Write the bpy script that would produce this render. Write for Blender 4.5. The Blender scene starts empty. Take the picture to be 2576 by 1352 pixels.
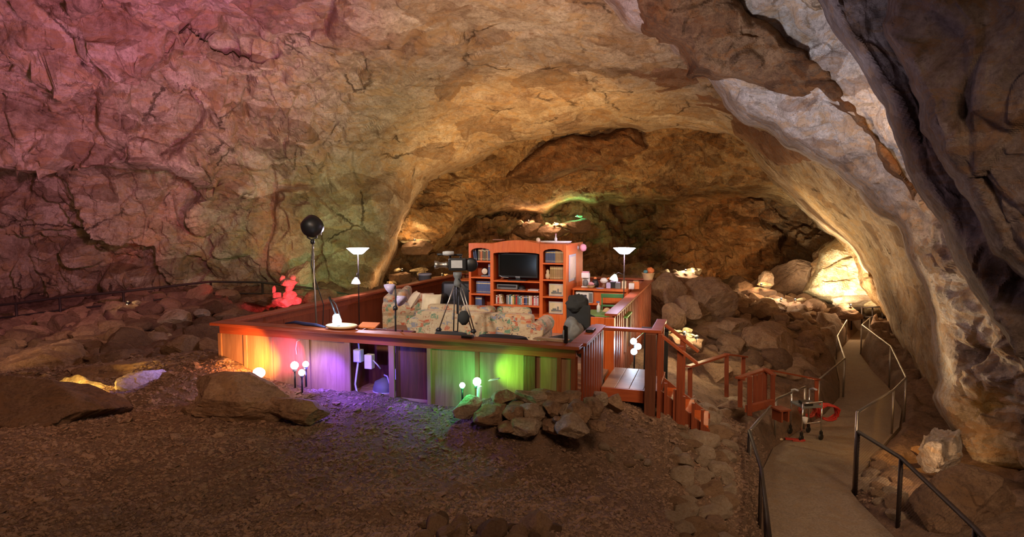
import bpy, math, random
import numpy as np
from mathutils import Vector, Matrix

# ------------------------------------------------------------------ camera, world, exposure
SC = bpy.context.scene
COL = SC.collection
FPX, PITCH, CAMH = 1513.0, math.atan(116/1513.0), 2.27
cam_d = bpy.data.cameras.new('camera'); cam = bpy.data.objects.new('camera', cam_d); COL.objects.link(cam)
cam_d.sensor_width = 36; cam_d.lens = 36*FPX/2576; cam_d.clip_end = 200; cam_d.clip_start = 0.05
cam.location = (0, 0, CAMH); cam.rotation_euler = (math.pi/2-PITCH, 0, 0)
SC.camera = cam
w = bpy.data.worlds.new('world'); SC.world = w; w.use_nodes = True
w.node_tree.nodes['Background'].inputs[0].default_value = (0.62, 0.42, 0.32, 1)
w.node_tree.nodes['Background'].inputs[1].default_value = 0.028
SC.view_settings.view_transform = 'Standard'; SC.view_settings.look = 'None'
SC.view_settings.exposure = 0.78; SC.view_settings.gamma = 1.0; SC.view_settings.use_curve_mapping = False

def lamp(name, kind, loc, target, power, color, size=0.15, cone=60, blend=0.5):
    l = bpy.data.lights.new(name, kind); o = bpy.data.objects.new(name, l); COL.objects.link(o)
    l.energy = power; l.color = color; o.location = loc
    if kind == 'SPOT':
        l.spot_size = math.radians(cone); l.spot_blend = blend; l.shadow_soft_size = size
    elif kind == 'POINT': l.shadow_soft_size = size
    elif kind == 'AREA': l.size = size
    if target is not None:
        d = Vector(target)-Vector(loc); o.rotation_euler = d.to_track_quat('-Z', 'Y').to_euler()
    return o
MAG=(1,.28,.55); PINK=(1,.45,.55); WARM=(1,.66,.34); AMB=(1,.52,.2); GRN=(.1,1,.35); VIO=(.35,.25,1); COOL=(.72,.75,1); NEUT=(1,.86,.66)
# coloured floods that wash the vault, standing round the deck and behind the ledges; unseen spots come last
lamp('flood_magenta','SPOT',(-4.2,9.0,3.6),(-15,17,7.5),1550,(1,.34,.62),.25,100,.9)
lamp('flood_purple_top','SPOT',(-3.5,9.0,1.2),(-9,16,8),1150,(.92,.3,.66),.25,75,.9)
lamp('flood_left_warm','SPOT',(-7.0,8.0,1.4),(-17,18,2.5),330,(1,.58,.4),.4,95,.9)
lamp('flood_green_wall','SPOT',(-3.4,17.2,.4),(-7.4,21.5,1.6),200,(.5,1,.42),.25,65,.9)
lamp('flood_olive','SPOT',(-3.6,12.6,2.0),(-7,22,4.5),420,(.85,1,.45),.3,80,.9)
lamp('flood_ceiling_warm','SPOT',(.5,13.5,2.2),(-1,20,7.5),760,(1,.74,.48),.4,110,.9)
lamp('flood_ceiling_pink','SPOT',(-1,9.5,2.2),(0,15.5,8),620,(1,.5,.46),.4,90,.9)
lamp('flood_arch_amber','SPOT',(.5,20.0,.3),(1.0,26,6.0),1300,(1,.56,.2),.3,110,.9)
lamp('flood_arch_right','SPOT',(6.5,20.5,-.6),(6.5,23,7.5),950,(1,.58,.22),.3,110,.9)
lamp('flood_rib_cool','SPOT',(1.5,8.5,1.9),(6.2,12.5,6.5),640,(.82,.84,1),.25,75,.8)
lamp('flood_rib_warm','SPOT',(6.3,12.5,-1.2),(7.6,9.3,1.5),260,(1,.74,.42),.25,70,.8)
lamp('flood_soffit','SPOT',(8.0,17,-1.2),(11,16,4.5),250,(1,.72,.45),.3,100,.8)
lamp('flood_back_wall','SPOT',(11.6,22.6,-.6),(14.0,25.2,1.0),1300,(1,.84,.56),.2,80,.7)
lamp('flood_back_mid','SPOT',(5.5,24,-1.0),(7.5,31,2.5),300,(1,.55,.2),.2,85,.9)
lamp('flood_rim','SPOT',(9.4,24.5,-.6),(11.4,20.5,2.4),800,(1,.7,.34),.15,62,.8)
lamp('flood_back_patch','SPOT',(8.6,27.0,.6),(11.0,32.0,1.3),700,(1,.52,.2),.2,62,.9)
lamp('flood_pebbles','SPOT',(1.5,-1.5,6.5),(0,8.0,0),600,(1,.62,.38),1.0,95,1)  # from here down: unseen spots over ground, deck, path and near wall
lamp('flood_boulders','SPOT',(5.5,9,4.6),(6.5,18,-.8),420,(1,.6,.28),.5,85,.9)
lamp('flood_path','SPOT',(4.5,1.5,4.6),(5.5,11,-1.8),560,(1,.68,.42),.6,75,.9)
lamp('unseen_deck_key','SPOT',(-3.8,3.4,5.2),(-.3,11.3,.6),1150,(1,.87,.72),.25,38,.6)  # unseen key spot added high at front left to light the deck interior
lamp('unseen_deck_top','SPOT',(2.6,4.8,4.6),(1.4,10.0,.5),240,(1,.66,.42),.25,46,.6)  # unseen spot added above the front right to light the deck
lamp('flood_left_rocks','SPOT',(-2,3,5.0),(-8,10,0),300,(1,.5,.3),.6,85,1)
lamp('unseen_near_wall','SPOT',(1.2,7.4,3.2),(5.7,8.3,4.6),75,(.85,.68,.9),.4,85,1)  # unseen spot added to brighten the near wall strip
lamp('unseen_near_fill','SPOT',(1.0,3.0,3.5),(6.5,6.5,6),18,(.8,.6,.7),.5,95,1)  # weak unseen fill added for the near wall and overhang

# ------------------------------------------------------------------ geometry helpers
def G(px, py, z=None, Y=None):
    """world point seen at a photo pixel, on height z or at distance Y"""
    xc = (px-1288)/FPX; yc = -(py-676)/FPX
    d = (xc, math.cos(PITCH)+yc*math.sin(PITCH), yc*math.cos(PITCH)-math.sin(PITCH))
    t = (z-CAMH)/d[2] if z is not None else Y/d[1]
    return Vector((t*d[0], t*d[1], CAMH+t*d[2]))
FR = G(1450, 868, .85); FL = G(562, 810, .85)
_u = (FR-FL).normalized(); UX, UY = _u.x, _u.y
DROT = math.atan2(UY, UX); DW = (FR-FL).length
def DL(x, y, z=0.0): return Vector((FR.x+x*UX-y*UY, FR.y+x*UY+y*UX, z))
def DLi(p):
    dx, dy = p[0]-FR.x, p[1]-FR.y
    return dx*UX+dy*UY, -dx*UY+dy*UX
def DP(px, y, z=0.0):
    """deck point on the row y that is seen in column px"""
    a = (px-1288)/FPX; zc = 0
    lo, hi = -12.0, 8.0
    for _ in range(50):
        m = (lo+hi)/2; q = DL(m, y, z)
        f = q.y*math.cos(PITCH)-(q.z-CAMH)*math.sin(PITCH)
        if q.x/f < a: lo = m
        else: hi = m
    return m

class MB:
    def __init__(s): s.v = []; s.f = []; s.m = []
    def add(s, vs, fs, mi=0, M=None):
        o = len(s.v)
        s.v += [tuple(M @ Vector(q)) if M is not None else tuple(q) for q in vs]
        s.f += [tuple(i+o for i in q) for q in fs]; s.m += [mi]*len(fs); return s
    def box(s, x0, x1, y0, y1, z0, z1, mi=0, M=None):
        return s.add([(x0,y0,z0),(x1,y0,z0),(x1,y1,z0),(x0,y1,z0),(x0,y0,z1),(x1,y0,z1),(x1,y1,z1),(x0,y1,z1)],
              [(0,3,2,1),(4,5,6,7),(0,1,5,4),(1,2,6,5),(2,3,7,6),(3,0,4,7)], mi, M)
    def lathe(s, prof, n=20, mi=0, M=None, cap=True):
        vs = []; fs = []
        for r, z in prof:
            for i in range(n):
                a = 2*math.pi*i/n; vs.append((r*math.cos(a), r*math.sin(a), z))
        for k in range(len(prof)-1):
            for i in range(n):
                j = (i+1) % n; fs.append((k*n+i, k*n+j, (k+1)*n+j, (k+1)*n+i))
        if cap:
            fs.append(tuple(range(n-1, -1, -1))); fs.append(tuple((len(prof)-1)*n+i for i in range(n)))
        return s.add(vs, fs, mi, M)
    def tube(s, pts, r, n=8, mi=0, M=None):
        P = [Vector(q) for q in pts]; vs = []; fs = []
        prev = None
        for k, q in enumerate(P):
            t = (P[min(k+1, len(P)-1)]-P[max(k-1, 0)]).normalized()
            a = Vector((0,0,1)) if abs(t.z) < .9 else Vector((1,0,0))
            if prev is not None: a = prev
            e1 = (a-t*a.dot(t)).normalized(); e2 = t.cross(e1); prev = e1
            rr = r[k] if isinstance(r, (list, tuple)) else r
            for i in range(n):
                an = 2*math.pi*(i+.5)/n; vs.append(q+e1*(rr*math.cos(an))+e2*(rr*math.sin(an)))
        for k in range(len(P)-1):
            for i in range(n):
                j = (i+1) % n; fs.append((k*n+i, k*n+j, (k+1)*n+j, (k+1)*n+i))
        fs.append(tuple(range(n-1, -1, -1))); fs.append(tuple((len(P)-1)*n+i for i in range(n)))
        return s.add(vs, fs, mi, M)
    def beam(s, a, b, wd, h, mi=0, up=(0,0,1)):
        a = Vector(a); b = Vector(b); t = (b-a).normalized(); up = Vector(up)
        if abs(t.dot(up)) > .95: up = Vector((UX, UY, 0))
        e1 = t.cross(up).normalized()*wd/2; e2 = e1.cross(t).normalized()*h/2
        return s.add([a-e1-e2, a+e1-e2, a+e1+e2, a-e1+e2, b-e1-e2, b+e1-e2, b+e1+e2, b-e1+e2],
              [(0,1,2,3),(7,6,5,4),(1,0,4,5),(2,1,5,6),(3,2,6,7),(0,3,7,4)], mi)
    def build(s, name, mats, parent=None, smooth=False, bevel=0, loc=None, rotz=0, sub=0):
        me = bpy.data.meshes.new(name); me.from_pydata(s.v, [], s.f)
        mats = mats if isinstance(mats, (list, tuple)) else [mats]
        for m in mats: me.materials.append(m)
        if len(mats) > 1: me.polygons.foreach_set('material_index', s.m)
        if smooth: me.polygons.foreach_set('use_smooth', [True]*len(s.f))
        me.update()
        o = bpy.data.objects.new(name, me); COL.objects.link(o)
        if parent is not None: o.parent = parent
        if loc is not None: o.location = loc
        o.rotation_euler.z = rotz
        if bevel:
            b = o.modifiers.new('b', 'BEVEL'); b.width = bevel; b.segments = 3 if sub else 2; b.limit_method = 'ANGLE'
        if sub:
            b = o.modifiers.new('s', 'SUBSURF'); b.levels = sub; b.render_levels = sub
        return o

def tag(o, label=None, cat=None, group=None, kind=None):
    if label: o['label'] = label
    if cat: o['category'] = cat
    if group: o['group'] = group
    if kind: o['kind'] = kind
    return o
def thing(name, label, cat, loc=(0,0,0), rotz=0, group=None):
    o = bpy.data.objects.new(name, None); COL.objects.link(o); o.location = loc; o.rotation_euler = (0,0,rotz)
    o.empty_display_size = .1
    return tag(o, label, cat, group)
def copy_tree(o, parent=None):
    c = o.copy(); COL.objects.link(c); c.parent = parent
    for ch in [q for q in o.children]: copy_tree(ch, c)
    return c
def T(x=0, y=0, z=0, rx=0, ry=0, rz=0, s=(1,1,1)):
    return Matrix.Translation((x,y,z)) @ Matrix.Rotation(rz,4,'Z') @ Matrix.Rotation(ry,4,'Y') @ Matrix.Rotation(rx,4,'X') @ Matrix.Diagonal((*s,1))

# ------------------------------------------------------------------ numpy noise
def _h(ix, iy, iz, seed):
    n = (ix.astype(np.int64)*374761393 + iy.astype(np.int64)*668265263 + iz.astype(np.int64)*2147483647 + seed*974711) & 0x7fffffff
    n = ((n ^ (n >> 13))*1274126177) & 0x7fffffff
    n = ((n ^ (n >> 11))*69069+12345) & 0x7fffffff
    n = n ^ (n >> 15)
    return (n & 0xffffff)/float(0xffffff)
def vnoise(P, sc, seed=0):
    Q = P/sc; I = np.floor(Q); Fr = Q-I; Fr = Fr*Fr*(3-2*Fr); I = I.astype(np.int64); r = 0
    for a in (0,1):
        for b in (0,1):
            for c in (0,1):
                wgt = (Fr[:,0] if a else 1-Fr[:,0])*(Fr[:,1] if b else 1-Fr[:,1])*(Fr[:,2] if c else 1-Fr[:,2])
                r = r+wgt*_h(I[:,0]+a, I[:,1]+b, I[:,2]+c, seed)
    return r*2-1
def fbm(P, sc, seed=0, oct=4, gain=.5):
    r = 0; a = 1
    for k in range(oct):
        r = r+a*vnoise(P, sc/(2.03**k), seed+k*7); a *= gain
    return r
def facets(P, sc, seed=0, slope=.8, stretch=(1,1,1), soft=60.):
    """blocky fracture: each voronoi cell is its own tilted plane"""
    Q = P/sc/np.array(stretch); I = np.floor(Q).astype(np.int64)
    best = np.full(len(Q), 9.0); sec = np.full(len(Q), 9.0); val = np.zeros(len(Q)); ws = np.full(len(Q), 1e-12)
    for a in (-1,0,1):
        for b in (-1,0,1):
            for c in (-1,0,1):
                J = I+np.array([a,b,c])
                cx = [J[:,k]+_h(J[:,0],J[:,1],J[:,2],seed+k) for k in range(3)]
                d = [Q[:,k]-cx[k] for k in range(3)]
                D2 = d[0]**2+d[1]**2+d[2]**2
                g = [_h(J[:,0],J[:,1],J[:,2],seed+10+k)*2-1 for k in range(4)]
                vv = g[3]*.5+slope*(d[0]*g[0]+d[1]*g[1]+d[2]*g[2])
                m = D2 < best
                sec = np.where(m, best, np.minimum(sec, D2)); best = np.where(m, D2, best); w_ = np.exp(-soft*D2); val += w_*vv; ws += w_
    crack = np.clip((np.sqrt(sec)-np.sqrt(best))/.12, 0, 1)
    return val/ws, crack
def tps(pts, vals, lam=1e-3):
    pts = np.array(pts, float); n = len(pts); vals = np.array(vals, float)
    def U(r2): return np.where(r2 > 0, r2*np.log(r2+1e-12), 0)
    K = U(((pts[:,None]-pts[None])**2).sum(-1))+lam*np.eye(n)
    A = np.zeros((n+3, n+3)); A[:n,:n] = K; A[:n,n] = 1; A[:n,n+1:] = pts; A[n,:n] = 1; A[n+1:,:n] = pts.T
    c = np.linalg.solve(A, np.concatenate([vals, np.zeros(3)]))
    def f(q):
        q = np.asarray(q, float); r = c[n]+q@c[n+1:]
        for i in range(n): r = r+c[i]*U(((q-pts[i])**2).sum(-1))
        return r
    return f
def poly_sd(X, Yv, poly):
    """signed distance, positive outside"""
    best = np.full(X.shape, 1e9); ins = np.zeros(X.shape, bool); n = len(poly)
    for i in range(n):
        x0, y0 = poly[i]; x1, y1 = poly[(i+1) % n]; dx, dy = x1-x0, y1-y0
        t = np.clip(((X-x0)*dx+(Yv-y0)*dy)/(dx*dx+dy*dy+1e-9), 0, 1)
        best = np.minimum(best, (X-x0-t*dx)**2+(Yv-y0-t*dy)**2)
        if y0 != y1:
            c = ((y0 > Yv) != (y1 > Yv)) & (X < (x1-x0)*(Yv-y0)/(y1-y0)+x0); ins ^= c
    d = np.sqrt(best); return np.where(ins, -d, d)
def np_mesh(name, V, Fq, mat, smooth=False, parent=None):
    me = bpy.data.meshes.new(name); k = Fq.shape[1]
    me.vertices.add(len(V)); me.vertices.foreach_set('co', V.astype(np.float32).ravel())
    me.loops.add(Fq.size); me.loops.foreach_set('vertex_index', Fq.astype(np.int32).ravel())
    me.polygons.add(len(Fq)); me.polygons.foreach_set('loop_start', np.arange(len(Fq), dtype=np.int32)*k)
    me.polygons.foreach_set('loop_total', np.full(len(Fq), k, dtype=np.int32))
    me.polygons.foreach_set('use_smooth', np.full(len(Fq), smooth))
    me.update(calc_edges=True); me.validate()
    me.materials.append(mat)
    o = bpy.data.objects.new(name, me); COL.objects.link(o)
    if parent: o.parent = parent
    return o

# ------------------------------------------------------------------ materials
def new_mat(name):
    m = bpy.data.materials.new(name); m.use_nodes = True; nt = m.node_tree
    return m, nt, nt.nodes['Principled BSDF']
def simple(name, col, rough=.6, metal=0, emit=None, estr=0, spec=.5, trans=0):
    m, nt, b = new_mat(name)
    b.inputs['Base Color'].default_value = (*col, 1); b.inputs['Roughness'].default_value = rough; b.inputs['Metallic'].default_value = metal
    b.inputs['Specular IOR Level'].default_value = spec
    if trans: b.inputs['Transmission Weight'].default_value = trans
    if emit: b.inputs['Emission Color'].default_value = (*emit, 1); b.inputs['Emission Strength'].default_value = estr
    # faint wear so no surface is perfectly even
    n = nt.nodes.new('ShaderNodeTexNoise'); n.inputs['Scale'].default_value = 14; n.inputs['Detail'].default_value = 4
    tc = nt.nodes.new('ShaderNodeTexCoord'); nt.links.new(tc.outputs['Object'], n.inputs['Vector'])
    mx = nt.nodes.new('ShaderNodeMix'); mx.data_type = 'RGBA'; mx.blend_type = 'MULTIPLY'; mx.inputs[0].default_value = 1
    rp = nt.nodes.new('ShaderNodeValToRGB'); rp.color_ramp.elements[0].color = (.75,.75,.75,1); rp.color_ramp.elements[1].color = (1.1,1.1,1.1,1)
    nt.links.new(n.outputs['Fac'], rp.inputs['Fac']); nt.links.new(rp.outputs['Color'], mx.inputs['B']); mx.inputs['A'].default_value = (*col, 1)
    nt.links.new(mx.outputs['Result'], b.inputs['Base Color'])
    return m
def noise_node(nt, vec, scale, detail=6, rough=.6, dist=0):
    n = nt.nodes.new('ShaderNodeTexNoise'); n.inputs['Scale'].default_value = scale; n.inputs['Detail'].default_value = detail
    n.inputs['Roughness'].default_value = rough; n.inputs['Distortion'].default_value = dist; nt.links.new(vec, n.inputs['Vector']); return n
def ramp(nt, fac, stops):
    r = nt.nodes.new('ShaderNodeValToRGB'); cr = r.color_ramp
    while len(cr.elements) > 1: cr.elements.remove(cr.elements[-1])
    cr.elements[0].position = stops[0][0]; cr.elements[0].color = (*stops[0][1], 1)
    for p, c in stops[1:]:
        e = cr.elements.new(p); e.color = (*c, 1)
    nt.links.new(fac, r.inputs['Fac']); return r
def mixc(nt, fac, a, b, mode='MIX'):
    m = nt.nodes.new('ShaderNodeMix'); m.data_type = 'RGBA'; m.blend_type = mode
    if isinstance(fac, (int, float)): m.inputs[0].default_value = fac
    else: nt.links.new(fac, m.inputs[0])
    for k, q in (('A', a), ('B', b)):
        if isinstance(q, tuple): m.inputs[k].default_value = (*q, 1)
        else: nt.links.new(q, m.inputs[k])
    return m.outputs['Result']
def rock_mat(name, light, mid, dark, stain, bump=.12, crack=True, sc=1.0, stainpos=.545, grain=.6, rust=(.85,.62,.38), blocks=.6):
    m, nt, b = new_mat(name)
    tc = nt.nodes.new('ShaderNodeTexCoord'); v = tc.outputs['Object']
    n1 = noise_node(nt, v, .45*sc, 9, .62, .6); n2 = noise_node(nt, v, 2.6*sc, 9, .7, .3); n3 = noise_node(nt, v, 13*sc, 8, .78)
    c1 = ramp(nt, n1.outputs['Fac'], [(.36, dark), (.47, mid), (.58, light)]).outputs['Color']
    c2 = ramp(nt, n2.outputs['Fac'], [(.34, dark), (.46, mid), (.56, light), (.68, tuple(min(1, q*1.15) for q in light))]).outputs['Color']
    c = mixc(nt, .55, c1, c2)
    n4 = noise_node(nt, v, 1.1*sc, 8, .72, 1.2)
    sm = ramp(nt, n4.outputs['Fac'], [(stainpos, (0,0,0)), (stainpos+.13, (1,1,1))]).outputs['Color']
    c = mixc(nt, sm, c, stain)
    g = ramp(nt, n3.outputs['Fac'], [(.34, (.38,.34,.31)), (.5, (.92,.92,.92)), (.64, (1.3,1.28,1.25))]).outputs['Color']
    c = mixc(nt, grain, c, g, 'MULTIPLY')
    mp6 = nt.nodes.new('ShaderNodeMapping'); mp6.inputs['Scale'].default_value = (1,1,2.2); nt.links.new(v, mp6.inputs[0])
    n6 = noise_node(nt, mp6.outputs[0], .8*sc, 10, .75, 2.5); rs = ramp(nt, n6.outputs['Fac'], [(.50, (0,0,0)), (.57, (.75,.75,.75))]).outputs['Color']
    c = mixc(nt, rs, c, tuple(q*w_ for q, w_ in zip(light, rust)))
    # blocks that broke off along other beds keep a tone of their own
    vb = nt.nodes.new('ShaderNodeTexVoronoi'); vb.inputs['Scale'].default_value = .95*sc
    wb = nt.nodes.new('ShaderNodeVectorMath'); wb.operation = 'ADD'; sb = nt.nodes.new('ShaderNodeVectorMath'); sb.operation = 'SCALE'; sb.inputs['Scale'].default_value = .5
    nt.links.new(n2.outputs['Color'], sb.inputs[0]); nt.links.new(mp6.outputs[0], wb.inputs[0]); nt.links.new(sb.outputs[0], wb.inputs[1]); nt.links.new(wb.outputs[0], vb.inputs['Vector'])
    sp8 = nt.nodes.new('ShaderNodeSeparateColor'); nt.links.new(vb.outputs['Color'], sp8.inputs[0])
    bl = ramp(nt, sp8.outputs[0], [(0, (1.12,1.1,1.08)), (.3, (1,.97,.93)), (.52, (.82,.74,.66)), (.74, (.62,.47,.36)), (.88, (.42,.30,.22))]); bl.color_ramp.interpolation = 'CONSTANT'
    c = mixc(nt, blocks, c, bl.outputs['Color'], 'MULTIPLY')
    n7 = noise_node(nt, mp6.outputs[0], 1.9*sc, 8, .7, 3); ds = ramp(nt, n7.outputs['Fac'], [(.58, (0,0,0)), (.64, (.8,.8,.8))]).outputs['Color']
    c = mixc(nt, ds, c, dark)
    h = nt.nodes.new('ShaderNodeMath'); h.operation = 'ADD'
    mu = nt.nodes.new('ShaderNodeMath'); mu.operation = 'MULTIPLY'; mu.inputs[1].default_value = .35
    nt.links.new(n3.outputs['Fac'], mu.inputs[0]); nt.links.new(n2.outputs['Fac'], h.inputs[0]); nt.links.new(mu.outputs[0], h.inputs[1])
    hout = h.outputs[0]
    if crack:
        vo = nt.nodes.new('ShaderNodeTexVoronoi'); vo.feature = 'DISTANCE_TO_EDGE'; vo.inputs['Scale'].default_value = .5*sc
        wv = nt.nodes.new('ShaderNodeVectorMath'); wv.operation = 'ADD'; sv = nt.nodes.new('ShaderNodeVectorMath'); sv.operation = 'SCALE'; sv.inputs['Scale'].default_value = .55
        nt.links.new(n2.outputs['Color'], sv.inputs[0]); nt.links.new(v, wv.inputs[0]); nt.links.new(sv.outputs[0], wv.inputs[1]); nt.links.new(wv.outputs[0], vo.inputs['Vector'])
        n5 = noise_node(nt, v, .9*sc, 3, .5)
        gate = ramp(nt, n5.outputs['Fac'], [(.50, (1,1,1)), (.58, (0,0,0))])
        cr0 = ramp(nt, vo.outputs['Distance'], [(0, (0,0,0)), (.014, (1,1,1))])
        class _o: pass
        cr = _o(); cr.outputs = {'Color': mixc(nt, 1.0, cr0.outputs['Color'], gate.outputs['Color'], 'LIGHTEN')}
        c = mixc(nt, .7, c, mixc(nt, cr.outputs['Color'], (.22,.16,.12), (1,1,1)), 'MULTIPLY')
        ad = nt.nodes.new('ShaderNodeMath'); ad.operation = 'ADD'; m2 = nt.nodes.new('ShaderNodeMath'); m2.operation = 'MULTIPLY'; m2.inputs[1].default_value = .5
        nt.links.new(cr.outputs['Color'], m2.inputs[0]); nt.links.new(hout, ad.inputs[0]); nt.links.new(m2.outputs[0], ad.inputs[1]); hout = ad.outputs[0]
    bp = nt.nodes.new('ShaderNodeBump'); bp.inputs['Distance'].default_value = bump; bp.inputs['Strength'].default_value = .9
    nt.links.new(hout, bp.inputs['Height']); nt.links.new(bp.outputs['Normal'], b.inputs['Normal'])
    nt.links.new(c, b.inputs['Base Color']); b.inputs['Roughness'].default_value = .9; b.inputs['Specular IOR Level'].default_value = .2
    return m
def wood_mat(name, a, b_, axis=2, rough=.45, sc=1.0):
    m, nt, b = new_mat(name); tc = nt.nodes.new('ShaderNodeTexCoord')
    mp = nt.nodes.new('ShaderNodeMapping'); s = [14*sc]*3; s[axis] = 1.0*sc; mp.inputs['Scale'].default_value = s
    nt.links.new(tc.outputs['Object'], mp.inputs['Vector'])
    n = noise_node(nt, mp.outputs[0], 1.4, 8, .65, 1.4); n2 = noise_node(nt, tc.outputs['Object'], 2.2, 4, .5)
    c = ramp(nt, n.outputs['Fac'], [(.3, a), (.5, tuple((p+q)/2 for p, q in zip(a, b_))), (.68, b_)]).outputs['Color']
    c = mixc(nt, .5, c, ramp(nt, n2.outputs['Fac'], [(.3, (.7,.7,.7)), (.65, (1.1,1.1,1.1))]).outputs['Color'], 'MULTIPLY')
    nt.links.new(c, b.inputs['Base Color']); b.inputs['Roughness'].default_value = rough; b.inputs['Specular IOR Level'].default_value = .35
    bp = nt.nodes.new('ShaderNodeBump'); bp.inputs['Distance'].default_value = .004; nt.links.new(n.outputs['Fac'], bp.inputs['Height']); nt.links.new(bp.outputs['Normal'], b.inputs['Normal'])
    return m

M = {}
M['rock_main'] = rock_mat('rock_main', (.66,.56,.42), (.50,.39,.27), (.30,.2,.13), (.32,.2,.11), .14, sc=.8, rust=(.86,.68,.46))
M['rock_left'] = rock_mat('rock_left', (.58,.48,.38), (.42,.31,.23), (.22,.14,.1), (.24,.12,.06), .14, sc=.9, stainpos=.53)
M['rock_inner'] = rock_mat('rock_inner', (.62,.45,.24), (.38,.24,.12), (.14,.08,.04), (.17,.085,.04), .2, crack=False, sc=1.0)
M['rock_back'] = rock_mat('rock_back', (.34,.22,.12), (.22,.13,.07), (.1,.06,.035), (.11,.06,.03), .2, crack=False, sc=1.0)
M['rock_rib'] = rock_mat('rock_rib', (.72,.66,.6), (.56,.48,.4), (.3,.23,.17), (.4,.25,.13), .14, crack=False, sc=1.2, stainpos=.6)
M['rock_brown'] = rock_mat('rock_brown', (.34,.2,.1), (.22,.12,.06), (.1,.06,.035), (.42,.28,.17), .16, crack=False, sc=1.4, stainpos=.66)
M['rock_stain'] = rock_mat('rock_stain', (.42,.26,.17), (.34,.2,.12), (.2,.12,.08), (.28,.15,.08), .1, crack=False, sc=1.4)
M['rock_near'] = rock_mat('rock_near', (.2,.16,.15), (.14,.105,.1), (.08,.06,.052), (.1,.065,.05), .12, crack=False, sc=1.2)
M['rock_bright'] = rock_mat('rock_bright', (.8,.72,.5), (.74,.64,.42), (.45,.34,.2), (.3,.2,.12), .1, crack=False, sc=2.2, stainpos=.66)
M['boulder'] = rock_mat('boulder', (.40,.27,.17), (.30,.19,.12), (.18,.11,.07), (.22,.12,.06), .03, crack=False, sc=2.5, grain=.7, rust=(.9,.8,.68), blocks=.0)
M['boulder_pale'] = rock_mat('boulder_pale', (.52,.42,.32), (.42,.32,.23), (.25,.18,.12), (.3,.18,.1), .03, crack=False, sc=3, grain=.7, rust=(.9,.8,.68), blocks=.0)
M['boulder_dark'] = rock_mat('boulder_dark', (.22,.14,.09), (.17,.105,.07), (.1,.06,.04), (.12,.07,.04), .03, crack=False, sc=2.5, grain=.7, rust=(.9,.8,.68), blocks=.0)
M['ground'] = rock_mat('ground', (.3,.2,.14), (.21,.135,.095), (.1,.065,.045), (.17,.105,.07), .03, crack=False, sc=5, grain=.7, rust=(.9,.8,.68), blocks=.0)
M['pebble'] = rock_mat('pebble', (.38,.26,.185), (.25,.165,.115), (.13,.085,.06), (.19,.12,.08), .004, crack=False, sc=6, grain=.7, rust=(.9,.8,.68), blocks=.0)
M['path'] = rock_mat('path', (.3,.235,.17), (.27,.205,.15), (.22,.165,.12), (.25,.18,.13), .003, crack=False, sc=3, grain=.7, rust=(.9,.8,.68), blocks=.0)
M['redwood'] = wood_mat('redwood', (.28,.055,.02), (.42,.105,.035), 0)
M['redwood_v'] = wood_mat('redwood_v', (.20,.045,.02), (.32,.08,.03), 2)
M['plywood'] = wood_mat('plywood', (.27,.14,.075), (.42,.25,.14), 2, .55, .7)
M['darkwood'] = wood_mat('darkwood', (.10,.035,.02), (.17,.06,.03), 2)
M['orangewood'] = wood_mat('orangewood', (.62,.115,.02), (.76,.18,.04), 2, .4)
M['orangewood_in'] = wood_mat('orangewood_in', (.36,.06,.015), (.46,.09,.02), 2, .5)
M['decking'] = wood_mat('decking', (.42,.24,.15), (.55,.34,.22), 0)
M['black'] = simple('black', (.012,.012,.013), .45)
M['blackcloth'] = simple('blackcloth', (.02,.022,.022), .85)
M['screen'] = simple('screen', (.008,.009,.008), .15)
M['grey'] = simple('grey', (.16,.17,.17), .6); M['lgrey'] = simple('lgrey', (.5,.5,.5), .5)
M['white'] = simple('white', (.8,.78,.76), .4); M['chrome'] = simple('chrome', (.75,.75,.76), .22, 1)
M['steel'] = simple('steel', (.42,.38,.32), .4, .9); M['iron'] = simple('iron', (.05,.035,.03), .6, .5)
M['cream'] = simple('cream', (.75,.62,.42), .6); M['straw'] = simple('straw', (.72,.5,.26), .8)
M['red'] = simple('red', (.5,.03,.02), .5); M['redcloth'] = simple('redcloth', (.4,.05,.03), .8)
M['pink'] = simple('pink', (.75,.35,.42), .6); M['greenp'] = simple('greenp', (.05,.16,.05), .5); M['greentop'] = simple('greentop', (.16,.3,.06), .5)
M['lavender'] = simple('lavender', (.55,.48,.75), .5); M['blue'] = simple('blue', (.1,.14,.34), .6); M['navy'] = simple('navy', (.02,.025,.09), .7)
M['tan'] = simple('tan', (.42,.27,.12), .6); M['brownbook'] = simple('brownbook', (.22,.09,.04), .6); M['olive'] = simple('olive', (.14,.13,.06), .6)
M['bluebook'] = simple('bluebook', (.09,.13,.27), .55); M['gold'] = simple('gold', (.75,.62,.32), .4); M['orangep'] = simple('orangep', (.75,.22,.06), .6)
M['teal'] = simple('teal', (.1,.3,.32), .6); M['yellow'] = simple('yellow', (.7,.5,.1), .6); M['cable'] = simple('cable', (.75,.75,.7), .5)
M['glow_white'] = simple('glow_white', (.9,.9,.9), .5, emit=(.86,.78,1), estr=9)
M['glow_soft'] = simple('glow_soft', (.9,.85,.9), .5, emit=(.95,.75,.95), estr=1.2)
M['glow_green'] = simple('glow_green', (.8,.9,.8), .5, emit=(.55,1,.75), estr=14)
M['glow_aqua'] = simple('glow_aqua', (.8,.9,.8), .5, emit=(.6,1,.85), estr=1.6)
M['glow_blue'] = simple('glow_blue', (.8,.85,.95), .5, emit=(.6,.8,1), estr=10)
M['glow_warm'] = simple('glow_warm', (.9,.85,.8), .5, emit=(1,.8,.5), estr=12)
M['glow_pink'] = simple('glow_pink', (.9,.85,.8), .5, emit=(1,.75,.9), estr=14)

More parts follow.
